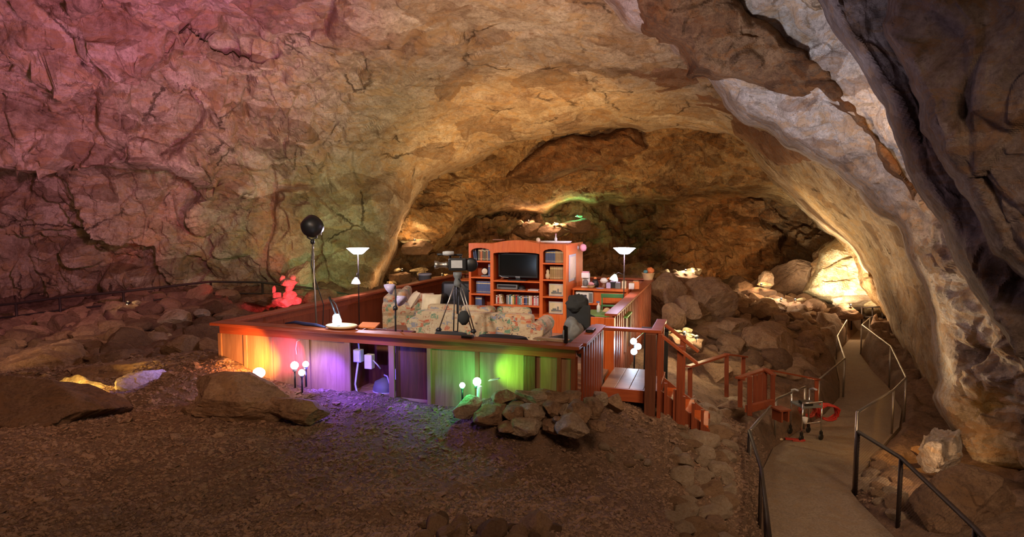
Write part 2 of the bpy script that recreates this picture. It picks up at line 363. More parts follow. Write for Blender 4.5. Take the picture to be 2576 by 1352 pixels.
def fabric_mat():
    m, nt, b = new_mat('southwest_print'); tc = nt.nodes.new('ShaderNodeTexCoord'); v = tc.outputs['Object']
    nz = noise_node(nt, v, 5, 3, .5); wv = nt.nodes.new('ShaderNodeVectorMath'); wv.operation = 'ADD'; sv = nt.nodes.new('ShaderNodeVectorMath'); sv.operation = 'SCALE'; sv.inputs['Scale'].default_value = .12
    nt.links.new(nz.outputs['Color'], sv.inputs[0]); nt.links.new(v, wv.inputs[0]); nt.links.new(sv.outputs[0], wv.inputs[1]); v = wv.outputs[0]
    cream = (.46,.35,.22); pal = [(0,cream),(.3,(.42,.10,.05)),(.40,cream),(.56,(.12,.22,.14)),(.66,(.5,.4,.27)),(.84,(.18,.2,.26)),(.92,(.5,.26,.12))]
    def motif(sc, pal, a0, a1, off):
        vo = nt.nodes.new('ShaderNodeTexVoronoi'); vo.distance = 'CHEBYCHEV'; vo.inputs['Scale'].default_value = sc; vo.inputs['Randomness'].default_value = .55
        mp = nt.nodes.new('ShaderNodeMapping'); mp.inputs['Location'].default_value = (off, off, off); mp.inputs['Scale'].default_value = (.75,1,1.25); nt.links.new(v, mp.inputs[0]); nt.links.new(mp.outputs[0], vo.inputs['Vector'])
        sp = nt.nodes.new('ShaderNodeSeparateColor'); nt.links.new(vo.outputs['Color'], sp.inputs[0])
        r = ramp(nt, sp.outputs[0], pal); r.color_ramp.interpolation = 'CONSTANT'
        k = ramp(nt, vo.outputs['Distance'], [(a0,(1,1,1)),(a0+.04,(0,0,0)),(a1,(0,0,0)),(a1+.03,(.8,.8,.8))])
        return r.outputs['Color'], k.outputs['Color']
    c1, k1 = motif(11, pal, .30, .40, 0); c2, k2 = motif(30, [(0,cream),(.5,(.07,.05,.045)),(.62,cream),(.8,(.3,.14,.08))], .3, .46, 3.1)
    c = mixc(nt, k2, cream, c2); c = mixc(nt, k1, c, c1)
    nt.links.new(c, b.inputs['Base Color']); b.inputs['Roughness'].default_value = .9; return m
M['fabric'] = fabric_mat()
def mesh_mat():
    m, nt, b = new_mat('wire_mesh'); tc = nt.nodes.new('ShaderNodeTexCoord')
    b.inputs['Base Color'].default_value = (.3,.25,.18,1); b.inputs['Metallic'].default_value = .4; b.inputs['Roughness'].default_value = .5
    br = nt.nodes.new('ShaderNodeTexBrick'); br.offset = 0; br.inputs['Scale'].default_value = 30; br.inputs['Mortar Size'].default_value = .05; br.inputs['Brick Width'].default_value = 1; br.inputs['Row Height'].default_value = 1
    br.inputs['Mortar Smooth'].default_value = .1
    mp = nt.nodes.new('ShaderNodeMapping'); mp.inputs['Rotation'].default_value = (0,0,math.pi/4)
    nt.links.new(tc.outputs['UV'], mp.inputs[0]); nt.links.new(mp.outputs[0], br.inputs['Vector'])
    tr = nt.nodes.new('ShaderNodeBsdfTransparent'); mx = nt.nodes.new('ShaderNodeMixShader')
    nt.links.new(br.outputs['Fac'], mx.inputs[0]); nt.links.new(tr.outputs[0], mx.inputs[1]); nt.links.new(b.outputs[0], mx.inputs[2])
    nt.links.new(mx.outputs[0], nt.nodes['Material Output'].inputs['Surface']); return m
M['wire'] = mesh_mat()
#@@CAVE
# ------------------------------------------------------------------ the cave shell
def steps(a, b, c, d, fine, coarse):
    """grid lines: fine where the photo looks, coarser in the margins"""
    return np.concatenate([np.arange(a, b, coarse), np.arange(b, c, fine), np.arange(c, d+coarse, coarse)])
def cave(name, mat, ctrl, poly, xr, yr, step, seed, big, med, small, curl=0, edge=14, block=(1,1,1), ampf=None, kind='structure', mincos=.10):
    xs = steps(xr[0], max(xr[0], -40), min(xr[1], 2620), xr[1], step, step*2.5); ys = steps(yr[0], max(yr[0], -30), min(yr[1], 1400), yr[1], step, step*2.5)
    X, Yp = np.meshgrid(xs, ys); sh = X.shape; X = X.ravel(); Yp = Yp.ravel()
    c = np.array(ctrl, float); f = tps(c[:,:2]/1000, np.log(c[:,2]), 2e-3)
    dep = np.exp(np.clip(f(np.stack([X, Yp], 1)/1000), math.log(2.5), math.log(46)))
    if poly:
        S = np.stack([X, Yp, X*0], 1)
        CUT = 12.5
        def sdf(X, Yp): a = poly_sd(X, Yp, poly); return a, a+fbm(np.stack([X, Yp, X*0], 1), 80, seed+50, 4, .45)*edge
        sd0, sd = sdf(X, Yp); gy, gx = np.gradient(sd.reshape(sh), ys, xs); gx = gx.ravel(); gy = gy.ravel(); gn = gx**2+gy**2+1e-6
        mv = (sd > CUT) & (sd < CUT+step*1.6); k = np.where(mv, (sd-CUT)/gn, 0); k = np.clip(k, 0, step*2)
        bad = sd >= CUT+step*1.6
        X = X-k*gx; Yp = Yp-k*gy; dep = np.where(mv, np.exp(np.clip(f(np.stack([X, Yp], 1)/1000), math.log(2.5), math.log(46))), dep); sd = np.minimum(sd, CUT)
        tt = np.clip((sd+24)/(CUT+24), 0, 1); dep = dep*(1+curl*(1-np.sqrt(1-.999*tt*tt))+curl*.08*np.clip((sd0+60)/75, 0, 1)**2)
    if name == 'ceiling':
        # undercut ledge that runs along the left wall, and the lip above it
        nz = fbm(np.stack([X, Yp, X*0], 1), 130, 77, 3)*14
        yl = np.interp(X, [-900, 0, 250, 420, 560, 700], [470, 428, 428, 440, 470, 520])+nz
        m_ = np.clip((640-X)/160, 0, 1); dep = dep*(1+.045*np.clip((Yp-yl)/26, 0, 1)*m_-.028*np.clip(1-(yl-Yp)/150, 0, 1)*(Yp < yl+1)*m_)
        yl2 = np.interp(X, [-900, 0, 200, 480, 560, 800], [120, 175, 195, 120, 160, 190])+nz*1.6
        m2 = np.clip((840-X)/200, 0, 1); dep = dep*(1+.035*np.clip((yl2-Yp)/28, 0, 1)*m2*np.clip(1-(yl2-Yp)/220, 0, 1))
    def ray(X, Yp, D):
        xc = (X-1288)/FPX; yc = -(Yp-676)/FPX; dy = math.cos(PITCH)+yc*math.sin(PITCH); dz = yc*math.cos(PITCH)-math.sin(PITCH); t = D/dy
        return np.stack([t*xc, D, CAMH+t*dz], 1)
    P = ray(X, Yp, dep)
    Pg = P.reshape(sh+(3,)); N = np.cross(np.gradient(Pg, axis=1), np.gradient(Pg, axis=0)); N = N.reshape(-1, 3); N /= np.linalg.norm(N, axis=1, keepdims=True)+1e-9
    view = P-np.array([0,0,CAMH]); view /= np.linalg.norm(view, axis=1, keepdims=True)
    N = np.where((N*view).sum(1, keepdims=True) > 0, -N, N)
    af = ampf(X, Yp) if ampf is not None else 1.0
    cosv = -(N*view).sum(1); af = af*np.clip(cosv*1.7, mincos, 1)
    if poly: af = af*np.clip(-(sd-6)/45, .0, 1)
    b = np.array(block)
    W = P+np.stack([fbm(P, 2.2, seed+k, 3) for k in (1,2,3)], 1)*.35
    f1, c1 = facets(W, 2.6, seed+11, .9, block); f2, c2 = facets(W, 1.05, seed+21, .9, block); f3, c3 = facets(W, .42, seed+31, .9, block)
    disp = big*f1+med*f2+small*f3-.10*(1-c2)*med*2-.25*(1-c1)*big+fbm(P, 1.6, seed+40, 5)*(med*.7)+fbm(P, .3, seed+41, 3)*small*.5
    P = P+N*(disp*af)[:,None]*1.0
    ny, nx = sh; idx = np.arange(ny*nx).reshape(sh)
    Fq = np.stack([idx[:-1,:-1].ravel(), idx[1:,:-1].ravel(), idx[1:,1:].ravel(), idx[:-1,1:].ravel()], 1)
    if poly:
        Fq = Fq[~bad[Fq].any(1)]
        used = np.unique(Fq); mp = np.full(len(P), -1); mp[used] = np.arange(len(used)); P = P[used]; Fq = mp[Fq]
    o = np_mesh(name, P, Fq, mat); tag(o, kind=kind); return o

# boundary of the big vault: its lower lip over the inner chamber
MAIN = [(-900,-800),(3400,-800),(3400,1500),(2420,1500),(2330,1000),(2290,900),(2240,830),(2222,760),(2195,690),(2165,640),(2120,595),(2070,560),(2020,505),(1950,455),(1895,400),(1840,345),
        (1700,335),(1620,345),(1540,315),(1420,345),(1275,372),(1190,410),(1110,445),(1078,458),(1050,500),(1012,575),(985,640),(950,705),(938,780),(940,900),(900,1000),(-900,1000)]
main_c = [(-500,-500,11),(-500,300,15),(-500,800,18),(0,0,15),(0,200,17),(0,400,18.5),(0,600,20),(0,760,21),(300,740,21.5),(600,730,22),(900,730,22.5),(940,640,23),(1000,560,24),(1070,450,25.5),
  (300,0,15),(600,-400,9),(1288,-400,9.5),(1288,-150,12.5),(700,0,15.5),(1288,0,15.5),(400,250,19),(700,200,19),(700,450,22),(400,500,20),(1000,200,19.5),(1000,350,23),(1288,150,19.5),(1288,250,22.5),(1270,360,26.5),
  (1600,0,15),(1600,150,18.5),(1600,250,22),(1600,320,26),(1850,250,20.5),(1850,335,24),(1950,350,20),(1950,440,23),(2060,540,22),(2150,620,21),(2210,730,20),(2235,820,19),(2100,450,17),(2200,560,16),(2280,700,15),(2320,820,14.5),(2360,1000,13.5),(2100,0,11),(2400,600,12.5),(2700,900,10),(2700,0,9)]
def amp_main(X, Y):
    left = np.clip((1000-X)/500, 0, 1); return .34+1.0*left*np.clip((Y+300)/400, .6, 1)
cave('ceiling', M['rock_main'], main_c, MAIN, (-800,3000), (-650,1200), 4, 3, .8, .34, .10, curl=.25, edge=10, block=(1,1,1.15), ampf=amp_main, mincos=.22)
# the amber inner arch
INNER = [(900,300),(2400,300),(2400,800),(2220,800),(2130,640),(2075,560),(2040,512),(1900,500),(1740,508),(1600,500),(1500,512),(1400,512),(1330,520),(1260,520),(1190,532),(1140,560),(1112,600),(1090,625),(1050,618),(1005,612),(960,660),(900,720)]
inner_c = [(950,700,25),(1000,620,26),(1080,560,26.5),(1120,480,28.5),(1250,430,29),(1250,510,29.5),(1420,500,30),(1420,400,28.5),(1560,330,28),(1600,420,28.5),(1560,500,31),(1750,380,27.5),(1750,500,31),(1900,420,26),(1950,500,29),(2060,550,27),(2150,640,24.5),(2200,740,22.5),(900,450,26),(2300,400,22),(1400,250,25)]
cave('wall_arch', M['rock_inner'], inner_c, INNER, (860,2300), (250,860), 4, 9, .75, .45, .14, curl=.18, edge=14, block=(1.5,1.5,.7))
# the dark chamber behind
back_c = [(860,560,31),(900,720,27),(1000,650,27.5),(1050,700,28),(1150,560,33),(1300,560,34),(1300,640,31),(1300,720,29),(1450,540,34.5),(1600,560,35),(1600,700,30),(1750,520,33.5),(1750,640,34),(1750,720,30),(1900,520,31.5),(1900,650,32),(1900,730,31),(2050,560,31),(2050,650,29.5),(2100,700,27),(2150,620,26),(2190,740,25),(2400,760,22),(2100,780,29),(1400,800,29),(1288,400,36),(2400,400,24)]
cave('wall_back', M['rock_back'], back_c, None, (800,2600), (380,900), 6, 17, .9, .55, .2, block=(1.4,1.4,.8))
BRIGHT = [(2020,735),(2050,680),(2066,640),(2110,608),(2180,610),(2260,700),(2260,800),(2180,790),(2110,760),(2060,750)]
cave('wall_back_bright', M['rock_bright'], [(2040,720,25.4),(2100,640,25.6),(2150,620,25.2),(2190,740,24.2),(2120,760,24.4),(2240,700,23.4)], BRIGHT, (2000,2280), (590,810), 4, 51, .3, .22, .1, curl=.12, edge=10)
# dark slab hanging from the inner arch and thin plates left on the vault
WEDGE = [(1272,448),(1300,418),(1345,398),(1385,368),(1440,352),(1490,352),(1540,332),(1588,314),(1606,340),(1622,372),(1600,392),(1560,404),(1520,425),(1470,422),(1420,440),(1380,452),(1330,452)]
cave('trim_2', M['rock_brown'], [(a, b, c*.965) for a, b, c in inner_c], WEDGE, (1240,1660), (290,480), 4, 9, .5, .45, .2, curl=.06, edge=9, block=(1.5,1.5,.7))
PLATE = [(1578,180),(1640,171),(1705,168),(1742,186),(1756,208),(1700,219),(1662,222),(1628,200),(1592,190)]
cave('trim_3', M['rock_stain'], [(a, b, c*.985) for a, b, c in main_c], PLATE, (1550,1790), (140,250), 4, 3, .1, .1, .05, curl=.03, edge=4, mincos=.22)
PLATE = [(1742,232),(1790,235),(1850,262),(1852,300),(1888,320),(1940,352),(2010,392),(2032,398),(1960,402),(1905,360),(1860,330),(1848,282),(1800,268),(1756,262)]
cave('trim_4', M['rock_stain'], [(a, b, c*.985) for a, b, c in main_c], PLATE, (1700,2080), (190,440), 4, 3, .1, .1, .05, curl=.03, edge=5, mincos=.22)
# right-hand rib and pillar
RIB = [(1500,-800),(1480,-40),(1525,5),(1592,66),(1690,84),(1704,130),(1780,185),(1830,250),(1880,292),(1945,318),(1990,360),(2050,392),(2108,424),(2160,470),(2215,540),(2262,572),(2290,640),(2330,715),(2352,800),(2362,900),(2372,960),(2362,1000),(2388,1050),(2420,1095),(2445,1150),(2468,1230),(2500,1300),(2560,1380),(2600,1700),(3400,1700),(3400,-800)]
rib_c = [(1500,-500,9),(1550,0,13),(1700,100,13.5),(1850,270,13.8),(2050,400,13),(2250,570,12),(2340,750,11),(2360,950,10.4),(2420,1100,9.7),(2520,1300,8.9),(1800,0,12.5),(2000,150,12),(2150,300,11.5),(2300,500,10.8),(2420,700,9.8),(2500,900,9.6),(2560,1100,9.0),(2700,1400,7.8),(1900,-300,8.5),(2300,-100,9.5),(2700,500,8.6),(2900,900,7.6),(2100,-100,10.5)]
def amp_rib(X, Y): return .55+.55*np.clip((Y-500)/400, 0, 1)
cave('wall_right', M['rock_rib'], rib_c, RIB, (1440,3200), (-600,1650), 4, 23, .5, .34, .15, curl=.22, edge=9, block=(1,1,1), ampf=amp_rib, mincos=.5)
# brown rock band under the rib; the overhang's dimness is put into its colour
BAND = [(1590,-60),(1640,60),(1720,110),(1745,180),(1850,190),(1960,232),(2050,240),(2120,300),(2200,370),(2250,450),(2300,500),(2322,480),(2240,380),(2190,290),(2060,150),(1950,70),(1840,10),(1800,-60)]
band_c = [(1600,0,12.7),(1740,150,13.0),(1960,220,12.3),(2120,290,11.6),(2250,430,11.0),(2310,500,10.7),(1900,30,11.9),(2060,150,11.5),(2200,300,11.1),(1700,-50,12),(1850,120,12.2)]
cave('trim_1', M['rock_brown'], band_c, BAND, (1500,2420), (-60,600), 4, 31, .16, .16, .10, curl=.12, edge=16, block=(1,1,.8))
# near, dark wall
NEAR = [(2020,-800),(2045,-40),(2095,50),(2140,120),(2190,190),(2235,260),(2262,330),(2290,420),(2330,490),(2372,560),(2410,640),(2450,720),(2500,790),(2560,880),(2620,1000),(2700,1200),(3400,1700),(3400,-800)]
near_c = [(2060,-50,8.8),(2150,100,8.6),(2240,250,8.4),(2300,430,8.2),(2380,560,8.0),(2450,700,7.7),(2560,870,7.3),(2300,0,8.2),(2400,200,7.9),(2500,500,7.6),(2576,100,7.4),(2576,700,7.2),(2700,1000,6.6),(2900,300,6.3),(2300,-400,7.4),(2900,-300,5.6),(3000,1000,5.6)]
old_near = [(2060,-50,8.6),(2150,100,8.4),(2240,250,8.1),(2300,430,7.8),(2380,560,7.4),(2450,700,7.0),(2560,870,6.3),(2300,0,6.8),(2400,200,6.6),(2500,500,5.8),(2576,100,5.2),(2576,700,5.4),(2700,1000,5.0),(2900,300,4),(2300,-400,5),(2900,-300,3.6),(3000,1000,4)]
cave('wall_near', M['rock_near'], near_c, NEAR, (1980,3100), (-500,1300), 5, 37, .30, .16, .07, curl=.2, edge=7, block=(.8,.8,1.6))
DARK = [(2232,-300),(2236,60),(2262,150),(2320,260),(2360,380),(2420,440),(2470,560),(2500,640),(2620,720),(3200,900),(3200,-400)]
dark_c = [(2240,0,7.2),(2270,150,7.2),(2360,380,7.0),(2470,560,6.9),(2500,100,6.6),(2600,400,6.4),(2600,700,6.6),(2900,300,5.4),(2400,-300,6.6)]
old_dark = [(2240,0,6.2),(2270,150,6.1),(2360,380,5.7),(2470,560,5.3),(2500,100,5.0),(2600,400,4.6),(2600,700,4.9),(2900,300,3.5),(2400,-300,4.6)]
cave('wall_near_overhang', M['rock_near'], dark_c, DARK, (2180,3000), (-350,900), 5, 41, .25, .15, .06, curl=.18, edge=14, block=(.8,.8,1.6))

# ------------------------------------------------------------------ ground
def zpath(py):
    return float(np.interp(py, [830,890,990,1050,1115,1236,1352,1900], [-2.2,-2.25,-2.1,-1.95,-1.75,-1.5,-1.45,-1.42]))
LE = [(1880,1900),(1925,1352),(1922,1250),(1920,1180),(1945,1128),(2010,1085),(2075,1042),(2112,1000),(2112,960),(2098,900),(2130,862),(2158,832)]
RE = [(2900,1900),(2250,1352),(2160,1262),(2140,1236),(2195,1150),(2262,1075),(2268,1030),(2235,975),(2196,935),(2163,890),(2178,850),(2200,830)]
PL = [G(x, y, zpath(y)) for x, y in LE]; PR = [G(x, y, zpath(y)) for x, y in RE]
PATHPOLY = [(p.x, p.y) for p in PL]+[(p.x, p.y) for p in reversed(PR)]
PY = [p.y for p in PL]; PZ = [p.z for p in PL]
gc = []
for px, py, Y in [(100,1340,4.4),(700,1340,4.4),(1288,1340,4.42),(-400,1200,4.6),(700,1200,5.4),(1288,1100,6.4),(700,1060,6.9),(300,1000,7.6),
   (0,930,9.5),(-300,900,10),(200,840,14),(0,840,15.5),(400,760,18),(700,770,17),(900,760,18.5),(-300,830,17),(0,760,22),(400,730,23),(900,725,25),(1100,715,27),(1500,715,27),
   (1450,1110,6.5),(1600,1060,7.5),(1740,1040,8.5),(1740,1000,9.8),(1690,960,11),(1840,1150,7.2),(1740,1345,4.9),(1850,1345,5.3),(1850,1060,9.0),(1920,1040,11),(1750,900,14),(1900,900,15.5),(2030,900,17.5),(1900,800,20),(2030,800,22.5),(1760,770,19.5),(1700,720,22),
   (2000,755,27),(2150,775,25.5),(1800,720,28),(2300,1080,11.5),(2260,1150,9.6),(2330,950,15),(2330,880,18),(2450,1250,7.6),(2330,1345,6.6),(2250,1240,8.2),(2700,1350,6.0),(2250,800,22)]:
    p = G(px, py, Y=Y); gc.append((p.x, p.y, p.z))
gc += [(-6,2,-.1),(0,2,-.05),(1.2,3,-.15),(7,4,-1.5),(-14,5,.3),(0,0,-.3),(5,0,-1.6),(0,36,-.6),(14,36,-1.5),(-18,36,.4),(18,22,-2)]
def GP(px, py, y_local):
    """point seen at the pixel on the deck-parallel plane y_local"""
    lo, hi = 3.0, 16.0
    for _ in range(60):
        m_ = (lo+hi)/2; q = G(px, py, Y=m_)
        if DLi(q)[1] < y_local: lo = m_
        else: hi = m_
    return G(px, py, Y=lo)
for px, py in ((590,908),(640,938),(700,962),(780,974),(880,986),(950,1000),(1050,1013),(1150,1030),(1250,1000),(1350,998),(1440,1004)):
    q = GP(px, py, -.06); gc.append((q.x, q.y, q.z)); gc.append((q.x+UY*.35, q.y-UX*.35, q.z-.03))
gc += [(DL(*q).x, DL(*q).y, -.45) for q in ((-1,7),(-4,7),(-2.5,4),(-4.5,3),(.2,4),(.3,7))]
_gf = tps([(a/10, b/10) for a, b, c in gc], [c for a, b, c in gc], 4e-4)
def ground_z(X, Y):
    X = np.asarray(X, float); Y = np.asarray(Y, float)
    z = np.clip(_gf(np.stack([X, Y], -1)/10), -2.6, 1.0)
    # slot for the walkway
    sd = poly_sd(X, Y, PATHPOLY); zp = np.interp(Y, PY, PZ)
    k = np.clip(1-sd/.22, 0, 1); z = z*(1-k)+(zp-.10)*k
    k2 = np.clip(1-sd/1.2, 0, 1)*.35*(sd > 0); z = z*(1-k2)+(zp+.02)*k2
    # pit under the deck
    lx = (X-FR.x)*UX+(Y-FR.y)*UY; ly = -(X-FR.x)*UY+(Y-FR.y)*UX
    ins = np.minimum(np.minimum(lx+DW, .0-lx), np.minimum(ly-.03, 8.8-ly)); k = np.clip(ins/.08+.2, 0, 1); z = np.where(ins > -.02, z*(1-k)+np.minimum(z, -.45)*k, z)
    return z
def gz(x, y): return float(ground_z(np.array([x]), np.array([y]))[0])
def ground_rough(X, Y, Z):
    P = np.stack([X, Y, Z], 1); dist = np.clip(Y/9, .5, 2.2); sdp = poly_sd(X, Y, PATHPOLY); soft = np.clip((sdp+.02)/.3, 0, 1)
    rough = np.clip((np.hypot(X-.5, Y-6)-4)/5, .25, 1.0)
    f1, c1 = facets(P, .9, 71, .8); f2, c2 = facets(P, .3, 72, .8); f3, c3 = facets(P, .10, 76, .8)
    return Z+soft*rough*(f1*.18*dist+f2*.045*dist)+soft*f3*.009+soft*fbm(P, .5, 73, 4)*.03+soft*fbm(P, .09, 75, 2)*.006
def make_ground():
    Yv = np.concatenate([np.linspace(.4, 4.0, 40), np.exp(np.linspace(math.log(4.05), math.log(36), 420))]); A = np.linspace(-1.35, 1.5, 620)
    YY, AA = np.meshgrid(Yv, A, indexing='ij'); X = (AA*np.maximum(YY, 4)).ravel(); Y = YY.ravel()
    Z = ground_z(X, Y); P = np.stack([X, Y, Z], 1)
    Z = ground_rough(X, Y, Z)
    ny, nx = YY.shape; idx = np.arange(ny*nx).reshape(ny, nx)
    Fq = np.stack([idx[:-1,:-1].ravel(), idx[:-1,1:].ravel(), idx[1:,1:].ravel(), idx[1:,:-1].ravel()], 1)
    o = np_mesh('floor', np.stack([X, Y, Z], 1), Fq, M['ground'], smooth=True); tag(o, kind='structure')
make_ground()
# the concrete walkway
mb = MB(); n = 12; L = []; R = []
for k in range(len(PL)-1):
    for s in range(n):
        t = s/n; L.append(PL[k].lerp(PL[k+1], t)); R.append(PR[k].lerp(PR[k+1], t))
L.append(PL[-1]); R.append(PR[-1])
vs = []; fs = []
for a, b in zip(L, R):
    vs += [a, b, (b.x, b.y, b.z-.25), (a.x, a.y, a.z-.25)]
for k in range(len(L)-1):
    o = 4*k
    for q in range(4): fs.append((o+q, o+(q+1) % 4, o+4+(q+1) % 4, o+4+q))
fs += [(3,2,1,0), tuple(len(vs)-4+q for q in range(4))]
mb.add(vs, fs); tag(mb.build('walkway', M['path']), kind='structure')

# ------------------------------------------------------------------ rocks
ICO = {}
def ico(sub):
    if sub in ICO: return ICO[sub]
    import bmesh
    bm = bmesh.new(); bmesh.ops.create_icosphere(bm, subdivisions=sub, radius=1)
    V = np.array([v.co[:] for v in bm.verts]); Fq = np.array([[v.index for v in f.verts] for f in bm.faces]); bm.free()
    ICO[sub] = (V, Fq); return ICO[sub]
def rock_pts(seed, sub=4, planes=13, rough=.07, lo=.55, hi=.95, flat=None):
    rng = np.random.RandomState(seed); V, Fq = ico(sub)
    Nn = rng.normal(size=(planes, 3)); Nn /= np.linalg.norm(Nn, axis=1, keepdims=True); Hh = rng.uniform(lo, hi, planes)
    D = V@Nn.T; R = np.where(D > .05, Hh/np.maximum(D, .05), 9); r = R.min(1); r = np.minimum(r, 1.05)
    P = V*r[:,None]; P = P*(1+rough*fbm(P, .7, seed, 4)[:,None]+rough*.5*facets(P, .35, seed+3, .8)[0][:,None])
    return P, Fq
ROCKMESH = {}
def rock_mesh(k, mat, sub=4):
    key = (k, mat, sub)
    if key not in ROCKMESH:
        P, Fq = rock_pts(500+k, sub); me = bpy.data.meshes.new('rock'); me.from_pydata([tuple(p) for p in P], [], [tuple(int(i) for i in f) for f in Fq]); me.materials.append(M[mat])
        ROCKMESH[key] = me
    return ROCKMESH[key]
NB = [0]
def put_rock(name, label, loc, size, mat='boulder', k=0, rot=(0,0,0), group=None, sub=4, cat='rock'):
    o = bpy.data.objects.new(name, rock_mesh(k, mat, sub)); COL.objects.link(o)
    o.location = loc; o.scale = size; o.rotation_euler = rot; NB[0] += 1
    return tag(o, label, cat, group)
def big_rock(name, label, px, py_bottom, wpx, hpx, Y, depth, mat, seed, sub=6, rough=.09, rz=0, tilt=0, sink=.25, planes=13, cat='boulder'):
    """boulder standing at distance Y, spanning wpx by hpx of the photo"""
    s = Y/FPX; w_ = wpx*s; h = hpx*s; base = G(px, py_bottom, Y=Y)
    P, Fq = rock_pts(seed, sub, planes, rough=rough); mn = P.min(0); mx = P.max(0)
    P = (P-(mn+mx)/2)/(mx-mn); P = P*np.array([w_, depth, h*(1+sink)])
    c, s_ = math.cos(tilt), math.sin(tilt)
    P = np.stack([P[:,0]*c-P[:,2]*s_, P[:,1], P[:,0]*s_+P[:,2]*c], 1)
    o = np_mesh(name, P, Fq, M[mat]); o.location = (base.x, Y+depth*.3, base.z+h*(1-sink)/2); o.rotation_euler.z = rz
    return tag(o, label, cat)
rr = random.Random(5)
# big named boulders (photo column, foot row, width, height, distance, depth)
big_rock('boulder','large dark rounded boulder at the lower left edge of the photo',-10,1112,520,150,6.4,1.1,'boulder_dark',11,sink=.3,tilt=-.16)
big_rock('boulder','long dark brown slab boulder sloping down to the deck corner beside the bright flood',598,1052,300,103,6.9,.75,'boulder',22,tilt=-.08)
big_rock('boulder','low tapering boulder between the long slab boulder and the purple lit gravel',740,1056,170,52,6.8,.4,'boulder',24,tilt=-.12)
big_rock('boulder','pointed dark boulder in front of the purple lit gravel left of the deck corner',545,962,150,58,8.3,.7,'boulder_dark',25)
big_rock('boulder','broad flat topped brown boulder with an amber lit rim behind the large dark boulder',300,1000,300,85,8.6,1.3,'boulder',27)
big_rock('boulder','angular boulder lit violet on one corner beside the amber ledge',345,1030,120,90,7.9,.7,'boulder_pale',29)
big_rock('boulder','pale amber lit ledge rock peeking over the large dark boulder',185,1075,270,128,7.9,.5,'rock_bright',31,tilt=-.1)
big_rock('boulder','brown boulder at the left edge above the large dark boulder',40,960,240,75,9.6,1.2,'boulder',33)
big_rock('boulder','small boulder between the flat topped boulder and the rubble behind it',180,905,200,50,12,1.2,'boulder',35)
big_rock('boulder','pyramid shaped small rock at the foot of the long slab boulder',490,1058,90,40,6.9,.35,'boulder',36)
big_rock('boulder','tall rounded boulder just behind the right end of the deck',1683,790,108,104,16.6,1.3,'boulder',41)
big_rock('boulder','pyramid boulder with a pointed top beyond the deck rail',1790,800,150,102,17.2,1.6,'boulder',43,rough=.12,planes=6)
big_rock('boulder','yellowish lit boulder below the pyramid boulder',1735,800,72,55,16,.8,'boulder',45)
big_rock('boulder','dome shaped boulder above the white lamp glare behind the stair rail',1700,825,64,60,14.5,.8,'boulder',47)
big_rock('boulder','very large dark boulder at the back beside the orange lit head shaped rock',1985,748,175,95,27,1.6,'boulder_dark',49)
big_rock('boulder','orange lit head shaped rock against the large dark back boulder',1932,728,42,46,25.5,.7,'boulder_pale',50)
big_rock('boulder','low wide boulder with a lamp glow on it where the walkway vanishes',2150,776,110,36,24.2,1.0,'boulder_pale',51)
big_rock('boulder','dark back boulder left of the orange lit head shaped rock',1860,742,110,48,28,2,'boulder_dark',52)
big_rock('boulder','sloping slab in the middle of the rubble above the wooden footbridge',1960,905,180,75,15.5,1.6,'boulder',53,tilt=-.3)
big_rock('boulder','upper sloping slab at the top of the rubble field',1850,860,120,60,16.5,1.4,'boulder',54,tilt=-.2)
big_rock('boulder','flat slab leaning in the rubble left of the wooden footbridge',1800,975,110,60,12.5,1,'boulder',55,tilt=-.1)
big_rock('boulder','blocky boulder behind the low wooden fence',1880,985,120,62,13,1.1,'boulder',56)
big_rock('boulder','knobbly pale rock mound at the foot of the right pillar',2378,1185,100,110,8.4,.5,'rock_rib',57,rough=.2)
big_rock('boulder','big rust brown boulder at the lower right under the pillar',2440,1385,260,205,6.8,.9,'boulder_dark',58,rough=.12)
big_rock('boulder','small dark rock lying on the amber sand right of the walkway',2322,1147,40,20,9.2,.25,'boulder_dark',59,sub=5)
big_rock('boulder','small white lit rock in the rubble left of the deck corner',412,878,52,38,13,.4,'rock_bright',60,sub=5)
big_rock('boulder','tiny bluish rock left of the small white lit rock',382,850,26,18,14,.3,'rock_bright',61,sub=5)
big_rock('boulder','pinkish block in the rubble near the left deck rail',502,798,32,20,14.5,.4,'rock_rib',62,sub=5)
big_rock('boulder','pale wide block in the rubble near the left deck rail',430,820,76,40,14.5,.8,'boulder_pale',63)
big_rock('boulder','rock under the left railing by the cave wall',655,775,100,34,17,1,'boulder',64)
big_rock('boulder','red brown rock standing behind the red lit cairn',800,770,80,40,17.5,1,'boulder',65)
big_rock('boulder','pale lit rock knob behind the left railing near the stand light',745,728,70,70,20,1.2,'boulder_pale',66)
